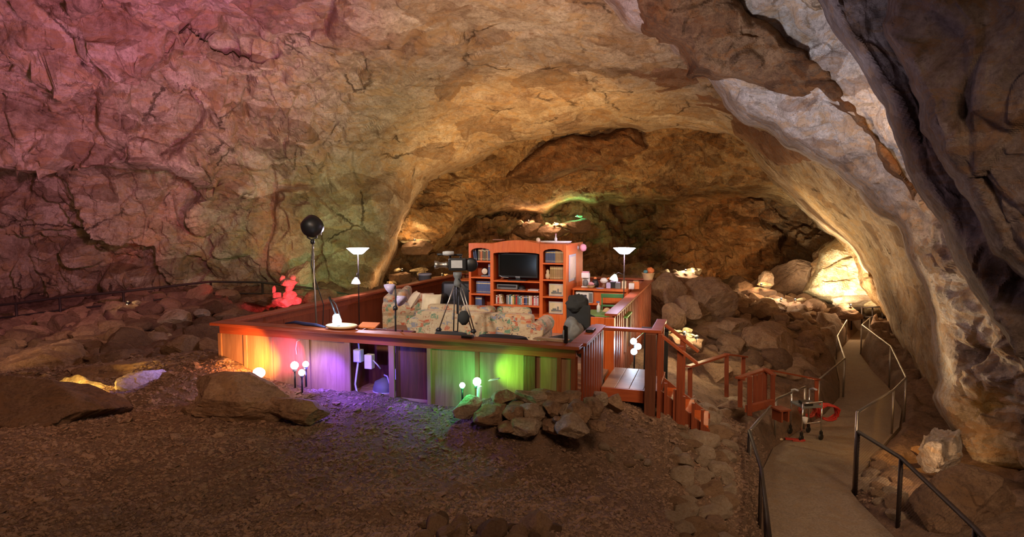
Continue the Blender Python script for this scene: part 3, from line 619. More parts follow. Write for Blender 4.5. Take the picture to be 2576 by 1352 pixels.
# dry stone heap at the deck corner, stacked rock on rock
heap = [(1175,1053,74,54,6.6,.3,'pointed grey rock at the left end of the dry stone heap'),(1228,1076,78,50,6.4,.4,'squarish rock at the foot of the heap behind the pointed grey rock'),
 (1297,1062,66,42,6.4,.35,'rounded oval rock in the middle tier of the dry stone heap'),(1342,1060,64,44,6.35,.3,'triangular rock right of the rounded oval rock in the heap'),(1393,1050,52,38,6.4,.3,'small peaked rock in the middle tier of the heap'),
 (1268,1021,64,33,6.65,.35,'smooth loaf shaped rock at the top left of the heap'),(1335,1021,84,34,6.65,.35,'wide flat rock topping the heap centre'),(1400,1022,66,32,6.7,.35,'flat rock topping the heap below the deck panels'),
 (1438,1014,56,26,6.75,.25,'grey rock against the last deck panel'),(1325,1098,86,38,6.15,.4,'long rock along the foot of the heap'),(1278,1092,50,28,6.2,.3,'small block low in the heap'),(1388,1094,44,32,6.15,.3,'dark rock wedged in the heap foot'),
 (1442,1106,88,52,5.95,.4,'big square rock at the right foot of the heap'),(1456,1064,62,50,6.25,.35,'big tall rock at the right end of the heap'),(1497,1055,50,52,6.4,.35,'leaning rock right of the tall heap end rock'),(1424,1062,36,38,6.3,.3,'dark upright rock beside the tall heap rock'),
 (1505,1095,44,36,6.1,.3,'low rock beyond the right foot of the heap'),(1545,1038,52,46,7.4,.35,'sharp rock beneath the deck landing'),(1512,1022,36,34,7.1,.25,'dark rock behind the sharp rock at the landing'),(1402,1066,22,18,6.1,.12,'little pale chip between the heap rocks'),(1256,1048,50,28,6.5,.3,'shadowed rock behind the oval heap rock'),(1362,1000,56,16,6.85,.3,'thin slab lying on top of the heap')]
for i, (x, y, w_, h, Y, d, lb) in enumerate(heap):
    big_rock('heap_rock', lb, x, y+2, w_*1.06, h*1.05, Y, d, 'boulder' if i % 3 else 'boulder_pale', 100+i*3, sub=5, rough=.08, sink=.1, tilt=rr.uniform(-.12,.12), cat='rock')
NB0 = len(bpy.data.objects)
def rubble(n, poly_px, zone_Y, size, label, group, mats, seed, flat=.65, name='rubble_rock', sub=4):
    """rocks strewn over the ground inside a patch of the cave"""
    r = random.Random(seed); pl = []; tries = 0
    xs = [q[0] for q in poly_px]; ys = [q[1] for q in poly_px]
    while len(pl) < n and tries < n*60:
        tries += 1
        x = r.uniform(min(xs), max(xs)); y = r.uniform(min(ys), max(ys))
        if poly_sd(np.array([x]), np.array([y]), poly_px)[0] > 0: continue
        s = r.uniform(*size)*(1 if r.random() < .75 else 1.5)
        if poly_sd(np.array([x]), np.array([y]), PATHPOLY)[0] < s*.8: continue
        lx, ly = DLi((x, y))
        if -DW-s < lx < .95+s and -s < ly < 8.8+s: continue
        if any((x-a)**2+(y-b)**2 < ((s+c)*.62)**2 for a, b, c in pl): continue
        pl.append((x, y, s))
    for i, (x, y, s) in enumerate(pl):
        zz = gz(x, y); sz = s*r.uniform(flat*.75, flat*1.2)
        put_rock(name, label, (x, y, zz+sz*.3), (s*r.uniform(.8,1.25), s*r.uniform(.7,1.1), sz), r.choice(mats), r.randrange(14), (r.uniform(-.35,.35), r.uniform(-.35,.35), r.uniform(0,6.28)), group, sub)
def W(*pts): return [(G(x, y, Y=Y).x, Y) for x, y, Y in pts]
rubble(150, W((1700,0,12.2),(1960,0,13.5),(2085,0,15),(2080,0,26),(1870,0,27),(1690,0,18)), None, (.17,.46), 'brown rock in the rubble slope between the deck and the walkway', 'rubble slope right of the deck', ['boulder','boulder','boulder_dark'], 3)
rubble(105, W((-100,0,10.5),(250,0,9.8),(560,0,10.2),(600,0,18),(300,0,19),(-100,0,17)), None, (.13,.42), 'brown rock in the rubble between the big left boulders and the metal railing', 'rubble left of the deck', ['boulder','boulder_dark','boulder'], 7)
rubble(60, W((1700,0,4.6),(1880,0,5.2),(1880,0,7.6),(1840,0,9.5),(1900,0,11.5),(1800,0,9.5),(1740,0,7.0)), None, (.08,.2), 'brown rock on the bank between the gravel and the walkway', 'bank rocks left of the walkway', ['boulder','boulder_pale'], 9)
rubble(34, W((2170,0,7.6),(2250,0,6.5),(2330,0,6.6),(2330,0,8.6),(2250,0,10.5),(2200,0,9.0)), None, (.08,.2), 'rock on the ground right of the walkway railing', 'rocks right of the walkway', ['boulder','boulder_pale'], 13)
rubble(26, W((1000,0,4.15),(1380,0,4.15),(1400,0,4.55),(1060,0,4.6)), None, (.05,.12), 'dark stone in the heap at the bottom edge of the gravel', 'stones at the bottom edge', ['boulder_dark','boulder'], 15, sub=3)
rubble(20, W((1500,0,6.3),(1700,0,6.6),(1840,0,8.5),(1760,0,8.0),(1560,0,6.9)), None, (.05,.13), 'small stone on the gravel in front of the deck steps', 'small stones by the steps', ['boulder','boulder_pale'], 19, sub=3)
# loose gravel: nobody could count it
def gravel():
    rng = np.random.RandomState(4); n = 90000
    Y = np.exp(rng.uniform(math.log(3.7), math.log(10.0), n)); X = rng.uniform(-1.0, .62, n)*Y
    Z = ground_rough(X, Y, ground_z(X, Y))-.002; lx = (X-FR.x)*UX+(Y-FR.y)*UY; ly = -(X-FR.x)*UY+(Y-FR.y)*UX
    ok = ~((lx > -DW-.05) & (lx < .05) & (ly > -.06)) & (poly_sd(X, Y, PATHPOLY) > .05)
    X, Y, Z = X[ok], Y[ok], Z[ok]; n = len(X)
    base, Ft = ico(1); V = np.repeat(base[None], n, 0)*rng.uniform(.7, 1.25, (n, len(base), 1))
    s = np.exp(rng.normal(math.log(.0100), .5, n))*np.clip(Y/6.5, .85, 1.6)
    S = np.stack([s*rng.uniform(.8,1.7,n), s*rng.uniform(.7,1.2,n), s*rng.uniform(.35,.75,n)], 1)
    V = V*S[:,None,:]; a = rng.uniform(0, 6.28, n); c, s_ = np.cos(a)[:,None], np.sin(a)[:,None]
    x = V[:,:,0]*c-V[:,:,1]*s_; y = V[:,:,0]*s_+V[:,:,1]*c; t = rng.uniform(-.5,.5,n)[:,None]; z = V[:,:,2]+x*t
    P = np.stack([x+X[:,None], y+Y[:,None], z+(Z+s*.2)[:,None]], 2).reshape(-1, 3)
    Fq = (Ft[None]+(np.arange(n)*len(base))[:,None,None]).reshape(-1, 3)
    o = np_mesh('gravel', P, Fq, M['pebble']); tag(o, 'loose brown gravel spread over the ground in front of the deck', 'gravel', kind='stuff')
gravel()
#@@DECK
# ------------------------------------------------------------------ the deck
def dthing(name, label, cat, x, y, z=0, rot=0, group=None):
    return thing(name, label, cat, DL(x, y, z), DROT+rot, group)
XL = -DW
d = MB()
for k in range(31):
    d.box(XL+.02, -.01, .02+k*.283, .29+k*.283, -.05, 0)
tag(d.build('deck_floor', M['decking'], loc=DL(0,0,0), rotz=DROT, bevel=.004), kind='structure')
# front run, facing the gravel
t = dthing('deck_railing', 'front run of the redwood deck railing with coloured light on its plywood panels', 'railing', 0, 0)
MB().box(XL-.13, .06, -.13, .10, .81, .85).build('top_rail', M['redwood'], t, bevel=.006)
MB().box(XL-.03, .0, -.05, -.012, .69, .81).build('beam', M['redwood'], t, bevel=.004)
MB().box(XL, -.02, .03, .06, .69, .81).build('beam', M['redwood'], t, bevel=.004)
cols = [XL-.03, -4.73, -4.29, -3.69, -3.06, -2.40, -1.87, -1.22, -.63, -.48, -.19, -.02]
for i in range(len(cols)-1):
    if i == 4: continue
    if i == 8: MB().box(cols[i], cols[i+1], -.055, .0, -.5, .69).build('post', M['darkwood'], t, bevel=.004); continue
    dz = .06 if i == 5 else 0
    MB().box(cols[i]+.002, cols[i+1]-.002, -.024+dz, -.004+dz, -.5, .69).build('panel', M['darkwood'] if i == 5 else M['plywood'], t, bevel=.003)
for i, c in enumerate(cols):
    if i in (8, 9): continue
    wdt = .035 if i not in (4, 5, 3) else .05
    o = MB().box(c-wdt, c+wdt*.6, -.05, -.0245, -.5, .69).build('batten', M['plywood'] if i < 7 else M['redwood_v'], t, bevel=.003)
MB().box(XL, cols[4]-.06, .0, .025, .0, .69).box(cols[5]+.06, 0, .065, .085, .0, .69).build('inner_boarding', M['redwood_v'], t)
mb = MB(); mb.box(cols[4]-.05, cols[5]+.05, .5, .52, -.4, .79); mb.box(cols[4]-.05, cols[4]-.03, .06, .5, -.4, .79); mb.box(cols[5]+.03, cols[5]+.05, .09, .5, -.4, .79); mb.box(cols[4]-.05, cols[5]+.05, .0, .5, -.42, -.40)
mb.build('equipment_bay', M['darkwood'], t)
MB().tube([(-3.80,-.06,.68),(-3.84,-.07,.66),(-3.86,-.07,.56),(-3.85,-.07,.48)], .005, 6).build('cable', M['cable'], t, True)
# things in the bay
t = dthing('junction_box', 'grey junction box at the upper left of the open equipment bay', 'electrical box', -2.96, .04, .42)
MB().box(-.05,.06,-.04,.05,.0,.17).build('body', M['lgrey'], t, bevel=.008); MB().box(-.04,.05,-.05,-.041,.012,.158).build('cover', M['white'], t, bevel=.003)
MB().tube([(0,0,0),(-.02,-.01,-.15),(-.04,-.02,-.3),(-.01,-.02,-.42),(.06,-.01,-.5),(.09,.05,-.6)], .013, 8).build('conduit', M['cable'], t, True)
MB().tube([(.02,0,.17),(.01,0,.25),(-.04,.02,.36)], .012, 8).build('conduit', M['lgrey'], t, True)
t = dthing('junction_box', 'second junction box set lower and further right in the equipment bay', 'electrical box', -2.82, .09, .33)
MB().box(-.055,.055,-.04,.05,.0,.19).build('body', M['white'], t, bevel=.008); MB().tube([(.05,0,.12),(.12,.0,.06),(.15,.03,.0)], .009, 6).build('conduit', M['lgrey'], t, True)
t = dthing('electrical_receptacle', 'bluish wall receptacle high on the right of the equipment bay', 'socket', -2.52, .36, .50)
MB().box(-.05,.05,-.03,.03,0,.12).build('body', M['lavender'], t, bevel=.01); MB().box(-.03,.03,-.05,-.03,.02,.05).box(-.03,.03,-.05,-.03,.07,.1).build('outlet', M['black'], t)
t = dthing('electrical_receptacle', 'lower bluish receptacle above the pressure tank in the equipment bay', 'socket', -2.5, .24, .17)
MB().box(-.05,.05,-.03,.03,0,.14).build('body', M['lavender'], t, bevel=.01); MB().box(.05,.08,-.03,.03,.03,.1).build('switch', M['black'], t)
t = dthing('pressure_tank', 'round grey water tank standing in the equipment bay', 'tank', -2.68, .27, -.38)
MB().lathe([(.14,0),(.17,.04),(.175,.42),(.15,.5),(.06,.545),(.03,.55)], 28).build('shell', M['grey'], t, True)
MB().lathe([(.178,.36),(.18,.37),(.18,.38),(.178,.39)], 28).build('band', M['lgrey'], t, True)
MB().tube([(.0,-.0,.55),(.0,-.04,.6),(.08,-.1,.6),(.13,-.12,.5),(.14,-.14,.3),(.12,-.16,.05)], .010, 8).build('hose', M['lavender'], t, True)
# left run seen from inside
t = dthing('deck_railing', 'left run of the deck railing going back from the orange lit corner', 'railing', XL, 0)
MB().box(-.12, .10, .12, 8.75, .81, .85).build('top_rail', M['redwood'], t, bevel=.006)
MB().box(-.02, .02, .02, 8.65, .69, .81).build('beam', M['redwood'], t, bevel=.004)
for k in range(7): MB().box(-.015, .012, .03+k*1.235, .02+(k+1)*1.235, -.5, .69).build('panel', M['redwood_v'], t, bevel=.003)
for k in range(8): MB().box(-.07, -.016, -.0+k*1.235, .08+k*1.235, -.5, .80).build('post', M['redwood_v'], t, bevel=.004)
# back run
t = dthing('deck_railing', 'back run of the deck railing behind the bookcase and counter', 'railing', 0, 8.75)
MB().box(XL+.12, -.12, -.12, .10, .81, .85).build('top_rail', M['redwood'], t, bevel=.006)
for k in range(5): MB().box(XL+.05+k*1.01, XL+1.05+k*1.01, -.02, .02, -.4, .8).build('panel', M['redwood_v'], t, bevel=.003)
def slat_run(t, y0, y1, n, topz=.85, wd=.2):
    MB().box(-.10, .10, y0, y1, topz-.04, topz).build('top_rail', M['redwood'], t, bevel=.006)
    MB().box(-.02, .02, y0, y1, topz-.13, topz-.04).build('beam', M['redwood'], t, bevel=.003)
    MB().box(-.02, .02, y0, y1, -.16, -.05).build('rim_board', M['redwood'], t, bevel=.003)
    for k in range(n):
        y = y0+(k+.35)*(y1-y0)/n
        MB().box(.021, .05, y, y+.09, -.45, topz-.045).build('slat', M['redwood_v'], t, bevel=.004)
t = dthing('deck_railing', 'short right run of slatted deck railing between the front corner and the steps', 'railing', 0, 0)
slat_run(t, .11, 1.46, 8)
MB().box(-.07, .05, 1.47, 1.57, -.5, .84).build('post', M['darkwood'], t, bevel=.005)
t = dthing('deck_railing', 'long right run of slatted deck railing beyond the steps with green light on it', 'railing', 0, 0)
slat_run(t, 2.5, 8.6, 26)
MB().box(-.07, .07, 2.38, 2.49, -.3, .80).build('post', M['orangewood'], t, bevel=.005)
MB().box(-.30, -.075, 2.40, 2.44, -.0, .80).build('end_board', M['orangewood'], t, bevel=.005)
# landing and steps
t = dthing('deck_landing', 'raised wooden landing with posts and handrails and steps going down to the right', 'landing', 0, 0)
for k in range(4): MB().box(.06+k*.19, .06+k*.19+.185, 1.38, 2.55, -.045, 0).build('floor_board', M['decking'], t, bevel=.004)
MB().box(.06, .80, 1.33, 1.375, -.17, .0).build('fascia', M['redwood'], t, bevel=.004)
MB().box(.80, .84, 1.40, 2.5, -.17, .0).build('fascia', M['redwood'], t, bevel=.004)
MB().box(-.02, .86, 1.30, 1.44, .80, .84).build('handrail', M['redwood'], t, bevel=.006)
MB().box(.72, .86, 1.44, 2.3, .80, .84).build('handrail', M['redwood'], t, bevel=.006)
MB().box(.66, .80, 1.22, 1.325, -.5, .80).build('post', M['darkwood'], t, bevel=.006)
MB().box(.82, .87, 1.25, 1.34, -.5, .80).build('post', M['redwood_v'], t, bevel=.005)
MB().box(.73, .83, 2.2, 2.29, -.4, .80).build('post', M['redwood_v'], t, bevel=.005)
MB().box(1.06, 1.14, 1.42, 1.50, -.62, .62).build('post', M['redwood_v'], t, bevel=.005)
MB().box(1.06, 1.14, 2.2, 2.28, -.62, .62).build('post', M['redwood_v'], t, bevel=.005)
for k in range(5): MB().box(.90+k*.12, .94+k*.12, 1.44, 1.48, -.6, .10-k*.08).build('slat', M['redwood_v'], t)
mb = MB(); mb.beam((.80,1.40,.80),(1.32,1.46,.40),.10,.04); mb.build('sloping_rail', M['redwood'], t, bevel=.005)
mb = MB(); mb.beam((.80,2.24,.80),(1.32,2.24,.40),.10,.04); mb.build('sloping_rail', M['redwood'], t, bevel=.005)
for k in range(3): MB().box(.86+k*.2, 1.08+k*.2, 1.52, 2.18, -.19-k*.15, -.15-k*.15).build('tread', M['orangewood'], t, bevel=.004)
for y in (1.5, 2.19): MB().add([(.85,y,-.02),(.85,y,-.5),(1.5,y,-.64),(1.5,y,-.5),(.85,y+.03,-.02),(.85,y+.03,-.5),(1.5,y+.03,-.64),(1.5,y+.03,-.5)], [(0,1,2,3),(7,6,5,4),(0,4,5,1),(1,5,6,2),(2,6,7,3),(3,7,4,0)]).build('stringer', M['redwood_v'], t)

# ------------------------------------------------------------------ bookcase and what stands in it
BX, BY, BW, BH = -3.46, 5.11, 2.13, 1.83
t = dthing('bookcase', 'large orange stained entertainment bookcase with open shelves at the back of the deck', 'bookcase', BX, BY)
ow = M['orangewood']
MB().box(.0, BW-.002, .44, 1.62, .0, BH-.03).build('rear_cabinet', ow, t, bevel=.004)
MB().box(.0, .035, .0, .44, .0, BH).box(.50, .54, -.02, .44, .0, BH).box(1.59, 1.63, -.02, .44, 0, BH).build('divider', ow, t, bevel=.003)
MB().box(BW-.035, BW, .0, 1.63, 0, BH).build('side_panel', ow, t, bevel=.004)
mb = MB()
for a, b in ((.0,.05),(.49,.56),(1.57,1.64),(BW-.06,BW+.001)): mb.box(a, b, -.025, -.003, .0, BH)
mb.build('face_frame', ow, t, bevel=.004)
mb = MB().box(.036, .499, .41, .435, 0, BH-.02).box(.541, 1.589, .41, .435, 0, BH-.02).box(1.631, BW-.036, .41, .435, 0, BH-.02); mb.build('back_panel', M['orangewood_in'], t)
def arch_board(x0, x1, zlo, zhi, rise, y0, y1, top_rise=0):
    n = 14; mb = MB(); vs = []; fs = []
    for i in range(n+1):
        a = i/n; x = x0+(x1-x0)*a; k = math.sqrt(max(0, 1-(2*a-1)**2)); kt = 1-(2*a-1)**2
        for y in (y0, y1): vs += [(x, y, zlo+rise*k), (x, y, zhi+top_rise*kt)]
    for i in range(n):
        o = 4*i; p = o+4
        fs += [(o, p, p+1, o+1), (o+2, o+3, p+3, p+2), (o+1, p+1, p+3, o+3), (o, o+2, p+2, p)]
    return mb.add(vs, fs)
arch_board(.05, .49, 1.66, BH, .07, -.022, -.002).build('arched_header', ow, t)
arch_board(1.64, BW-.06, 1.66, BH, .07, -.022, -.002).build('arched_header', ow, t)
arch_board(.56, 1.57, 1.62, BH, .03, -.03, .0, .07).build('arched_header', ow, t)
MB().box(.0, BW, .0, .44, BH-.03, BH-.001).build('top_board', ow, t, bevel=.003)
arch_board(.56, 1.57, BH, BH, 0, .001, .44, .068).build('crown', ow, t)
SHL = [.42, .75, 1.11, 1.455]; SHC = [.30, .54, .85, 1.05]; SHR = [.38, .75, 1.10, 1.44]
for xs_, zz in ((((.036,.499)), SHL), ((.541,1.589), SHC), ((1.631,BW-.036), SHR)):
    for z in zz: MB().box(xs_[0], xs_[1], -.018, .409, z-.03, z).build('shelf', ow, t, bevel=.004)
MB().box(1.631, BW-.03, -.02, .40, .0, .35).build('base_box', ow, t, bevel=.004)
MB().box(.541, 1.589, .0, .40, .0, .10).build('plinth', ow, t, bevel=.004)

def make_book(wd, h, dp, mats):
    mb = MB(); n = 5; vs = []; fs = []
    # rounded spine at the front, pages block behind
    prof = [(-wd/2, dp)]+[(-wd/2*math.cos(math.pi*i/n), -.006*math.sin(math.pi*i/n)) for i in range(n+1)]+[(wd/2, dp)]
    m = len(prof); zs = [0, h*.12, h*.15, h*.74, h*.80, h*.88, h]
    for z in zs: vs += [(x, y, z) for x, y in prof]
    mi = []
    for k in range(len(zs)-1):
        for i in range(m-1):
            fs.append((k*m+i, k*m+i+1, (k+1)*m+i+1, (k+1)*m+i)); mi.append(1 if k in (1, 4) and 0 < i < m-2 else 0)
        fs.append((k*m+m-1, k*m, (k+1)*m, (k+1)*m+m-1)); mi.append(2)
    fs += [tuple(range(m-1, -1, -1)), tuple((len(zs)-1)*m+i for i in range(m))]; mi += [2, 2]
    mb.v = vs; mb.f = fs; mb.m = mi
    o = mb.build('book', mats); return o
BK = {}
def book(color, x, y, z, wd, h, label, group, tilt=0, name='book', accent='gold', cat='book'):
    key = (color, round(wd, 3), round(h, 3), accent)
    p = DL(BX+x, BY+y, z)
    if key not in BK: o = make_book(wd, h, .18 if name == 'book' else .13, [M[color], M[accent], M['cream']]); BK[key] = o
    else: o = BK[key].copy(); COL.objects.link(o)
    o.name = name; o.location = p; o.rotation_euler = (0, tilt, DROT); tag(o, label, cat, group)
def row(colors, x0, x1, z, h, label, group, y=.10, accent='gold', jit=.0, gap=.002):
    n = len(colors); wd = (x1-x0)/n-gap
    for i, c in enumerate(colors): book(c, x0+(i+.5)*(x1-x0)/n, y, z, wd, h-((i*7) % 3)*jit, label, group, accent=accent)
book('bluebook', .085, .10, SHL[3]+.003, .032, .27, 'slim blue book leaning at the left end of the top left shelf', None, -.13)
book('bluebook', .125, .10, SHL[3]+.003, .032, .26, 'second slim blue book leaning on the top left shelf', None, -.10)
row(['olive','brownbook','orangep','brownbook','olive','olive','brownbook','tan'], .165, .40, SHL[3]+.001, .265, 'brown or olive hardback in the middle of the top left shelf', 'brown books on the top left shelf', jit=.012)
row(['bluebook','olive','bluebook'], .402, .485, SHL[3]+.001, .26, 'book at the right end of the top left shelf', 'right end books of the top left shelf')
row(['bluebook','bluebook'], .40, .48, SHL[2]+.001, .27, 'blue volume beside the round clock on the second left shelf', 'blue volumes beside the clock')
row(['bluebook']*11, .12, .485, SHL[1]+.001, .255, 'blue gold banded volume in the full blue row on the third left shelf', 'blue row on the third left shelf')
row(['bluebook']*4, .10, .25, SHL[0]+.001, .25, 'dark blue volume on the bottom left shelf', 'blue volumes on the bottom left shelf')
row(['bluebook']*6, 1.66, 1.87, SHR[3]+.001, .25, 'blue volume of the matching set on the top right shelf', 'blue set on the top right shelf')
row(['tan']*6, 1.872, 2.07, SHR[3]+.001, .25, 'tan volume beside the blue set on the top right shelf', 'tan set on the top right shelf')
row(['tan']*8, 1.76, 2.07, SHR[2]+.001, .26, 'tan gold banded volume on the second right shelf', 'tan set on the second right shelf')
r_ = random.Random(8)
dv = ['white','red','cream','white','tan','grey','lgrey','teal','white','yellow','olive','red','grey','teal','lgrey','orangep','navy','blue','olive','white','cream','red','white','pink','white']
x = .57
for i, c in enumerate(dv):
    w_ = .036; tl = -.22 if i in (3, 4) else 0
    if i == 5: x += .05
    book(c, x+w_/2, .10, SHC[1]+(.005 if tl else .001), w_-.003, .19+r_.uniform(-.02,.015), 'disc case in the mixed coloured row under the television', 'disc cases under the television', tl, 'disc_case', r_.choice(['white','cream','teal','black']), 'disc case'); x += w_
def box_in_bc(name, label, cat, x0, x1, y0, y1, z0, z1, mat, bev=.006, rot=0):
    o = MB().box(0, x1-x0, 0, y1-y0, 0, z1-z0).build(name, M[mat], loc=DL(BX+x0, BY+y0, z0), rotz=DROT+rot, bevel=bev); return tag(o, label, cat)
t = thing('television', 'black flat screen television in the middle bay of the bookcase', 'television', DL(BX+1.065, BY+.12, SHC[3]), DROT)
MB().box(-.44,.44,-.03,.03,.055,.575).build('case', M['black'], t, bevel=.015)
MB().box(-.405,.405,-.034,-.0305,.10,.545).build('screen', M['screen'], t)
MB().box(-.2,.2,-.10,.10,.0,.018).box(-.05,.05,-.015,.03,.018,.08).build('stand', M['black'], t, bevel=.006)
MB().box(-.05,.05,-.036,-.031,.066,.082).build('badge', M['lgrey'], t)
MB().tube([(-.40,-.04,.10),(-.34,-.045,.066),(-.2,-.045,.058)], .006, 6).build('trim', M['lgrey'], t, True)
tag(box_in_bc('paper_strip','white paper strip on the top left edge of the television','paper',.66,.86,.08,.11,SHC[3]+.5765,SHC[3]+.59,'white',.001), None)
t = thing('disc_player', 'dark disc player on the shelf below the television', 'disc player', DL(BX+.60, BY+.08, SHC[2]), DROT)
MB().box(0,.46,0,.26,.008,.11).build('case', M['grey'], t, bevel=.005); MB().box(.03,.43,-.004,-.0005,.05,.09).build('front_panel', M['black'], t)
t = thing('desk_speaker', 'small black dome beside the disc player', 'gadget', DL(BX+1.14, BY+.15, SHC[2]), DROT)
MB().lathe([(.08,0),(.078,.04),(.05,.08),(.01,.095)], 20).build('dome', M['black'], t, True); MB().lathe([(.081,.001),(.084,.006),(.081,.011)], 20).build('rim', M['lgrey'], t, True)
box_in_bc('booklet','white booklet lying on the shelf right of the disc player','booklet',1.3,1.53,.04,.24,SHC[2]+.001,SHC[2]+.02,'white',.002)
box_in_bc('red_box','red flat box lying under the disc cases','box',.60,.80,.05,.25,SHC[0]+.001,SHC[0]+.06,'red',.003)
box_in_bc('black_case','black case lying on the lowest middle shelf','case',.95,1.25,.05,.25,SHC[0]+.001,SHC[0]+.08,'black',.004)
def pic(x, z, label, w_=.32, h=.25):
    t = thing('framed_picture', label, 'picture', DL(BX+x, BY+.10, z+.004), DROT)
    mb = MB().box(-w_/2,w_/2,0,.015,0,.02).box(-w_/2,w_/2,0,.015,h-.02,h).box(-w_/2,-w_/2+.02,0,.015,.02,h-.02).box(w_/2-.02,w_/2,0,.015,.02,h-.02); mb.build('frame', M['lgrey'], t, bevel=.002)
    MB().box(-w_/2+.02,w_/2-.02,.004,.012,.02,h-.02).build('print', M['cream'], t)
    mb = MB().box(-.11,.11,.001,.0035,.05,.08).box(-.08,.0,.001,.0035,.08,.11).box(.02,.05,.001,.0035,.08,.15).box(-.11,.11,.001,.0035,.035,.042); mb.build('drawing', M['grey'], t)
pic(1.90, SHR[1], 'cream framed picture of a building on the third right shelf')
pic(1.90, SHR[0], 'cream framed picture on the lowest right shelf below the other picture')
t = thing('mantel_clock', 'small round clock with pale face on the second left shelf', 'clock', DL(BX+.32, BY+.12, SHL[2]), DROT)
MB().box(-.08,.08,-.03,.05,0,.03).build('base', M['grey'], t, bevel=.005)
MB().lathe([(.075,-.02),(.085,0),(.075,.03)], 24, M=T(0,0,.115,math.pi/2)).build('case', M['black'], t, True)
MB().lathe([(.066,.0),(.06,.004)], 24, M=T(0,-.031,.115,math.pi/2)).build('face', M['cream'], t, True)
tag(MB().lathe([(.03,0),(.05,.03),(.05,.09),(.03,.12),(.035,.17),(.01,.2)], 16).build('figurine', M['cream'], loc=DL(BX+1.71, BY+.12, SHR[2]), smooth=True), 'pale figurine at the left end of the second right shelf', 'figurine')
t = thing('serving_tray', 'white oval tray on top of the bookcase', 'tray', DL(BX+1.75, BY+.55, BH+.001), DROT)
MB().lathe([(.2,0),(.34,.012),(.37,.045),(.36,.045),(.33,.02),(.19,.008)], 36, M=T(s=(1.0,.55,1))).build('dish', M['white'], t, True)
t = thing('bottle', 'thin white bottle standing on the tray on top of the bookcase', 'bottle', DL(BX+1.78, BY+.5, BH+.012), DROT)
MB().lathe([(.028,0),(.03,.09),(.012,.12),(.011,.16)], 16).build('body', M['white'], t, True); MB().lathe([(.013,.16),(.014,.19),(.008,.195)], 12).build('cap', M['pink'], t, True)
t = thing('globe_ornament', 'small white ball ornament left of the tray on top of the bookcase', 'ornament', DL(BX+1.42, BY+.4, BH+.02), DROT)
MB().lathe([(.02,0),(.04,.02),(.045,.05),(.035,.085),(.01,.10)], 16).build('ball', M['cream'], t, True); MB().lathe([(.03,-.012),(.02,.002)], 12).build('foot', M['grey'], t, True)
box_in_bc('book','dark book lying flat on the left of the bookcase top','book',.50,.72,.10,.26,BH+.062,BH+.085,'brownbook',.003)
t = thing('globe_lamp', 'pinkish globe lamp sticking out from the right side of the bookcase', 'lamp', DL(BX+BW, BY+1.05, 1.72), DROT)
MB().lathe([(.04,0),(.04,.02),(.02,.03),(.02,.06)], 16, M=T(.001,0,0,0,math.pi/2)).build('bracket', M['lgrey'], t, True)
MB().lathe([(.02,0),(.06,.012),(.085,.05),(.085,.09),(.06,.135),(.01,.15)], 20, M=T(.05,0,0,0,math.pi/2)).build('globe', M['pink'], t, True)
t = thing('framed_picture', 'tall pale framed chart hanging on the right side of the bookcase', 'picture', DL(BX+BW+.002, BY+.2, 1.04), DROT)
MB().box(0,.012,0,.64,0,.56).build('frame', M['lgrey'], t, bevel=.003); MB().box(.0125,.016,.05,.59,.05,.51).build('print', M['cream'], t)

# ------------------------------------------------------------------ seating
def sofa(label, W_, x, y, rot, z=0, D_=.92, name='sofa'):
    t = dthing(name, label, 'sofa', x, y, z, rot); h = W_/2
    fb = M['fabric']
    MB().box(-h+.16, h-.16, .0, .26, .12, .86).build('backrest', fb, t, True, bevel=.07, sub=1)
    MB().box(-h+.12, h-.12, .05, D_-.06, .10, .38).build('base', fb, t, bevel=.03)
    n = 3 if W_ > 1.8 else 2; w_ = (W_-.5)/n
    for i in range(n): MB().box(-h+.25+i*w_+.005, -h+.25+(i+1)*w_-.005, .27, D_, .385, .53).build('seat_cushion', fb, t, True, bevel=.05)
    for i in range(n): MB().box(-h+.25+i*w_+.005, -h+.25+(i+1)*w_-.005, .265, .44, .54, .93).build('back_cushion', fb, t, True, bevel=.07)
    for s in (-1, 1):
        mb = MB(); pr_ = [(-.10,.10),(.10,.10),(.10,.50),(.13,.56),(.14,.64),(.10,.71),(.03,.745),(-.05,.73),(-.11,.67),(-.12,.60),(-.10,.54)]
        m = len(pr_); vs = [(s*(h-.13)+a, yy, b) for yy in (.02, D_-.02) for a, b in pr_]
        fs = [(i, (i+1) % m, m+(i+1) % m, m+i) for i in range(m)]+[tuple(range(m-1,-1,-1)), tuple(range(m, 2*m))]
        mb.add(vs, fs).build('arm', fb, t, bevel=.02)
    for sx in (-1, 1):
        for yy in (.08, D_-.14): MB().box(sx*(h-.16)-.03, sx*(h-.16)+.03, yy, yy+.06, 0, .10).build('foot', M['darkwood'], t)
    return t
sofa('long patterned sofa seen from behind in front of the bookcase', 2.28, -2.08, 1.86, math.radians(3))
sofa('shorter patterned sofa at the left by the railing and floor lamp', 1.75, -4.78, 3.95, math.radians(-68))
def pillow(label, loc, w_, h, rx, rz, mat):
    mb = MB(); n = 10; vs = []; fs = []
    for side in (1, -1):
        for i in range(n+1):
            for j in range(n+1):
                u = i/n*2-1; v = j/n*2-1; q = (1-abs(u)**2.6)*(1-abs(v)**2.6); vs.append((u*w_/2*(1-.06*(1-abs(v))), side*.07*q**.6, v*h/2*(1-.06*(1-abs(u)))))
    for s in (0, 1):
        for i in range(n):
            for j in range(n):
                o = s*(n+1)**2; a = o+i*(n+1)+j; f = (a, a+n+1, a+n+2, a+1); fs.append(f if s else f[::-1])
    o = mb.add(vs, fs).build('throw_pillow', M[mat], loc=loc, smooth=True); o.rotation_euler = (rx, 0, DROT+rz); return tag(o, label, 'pillow')
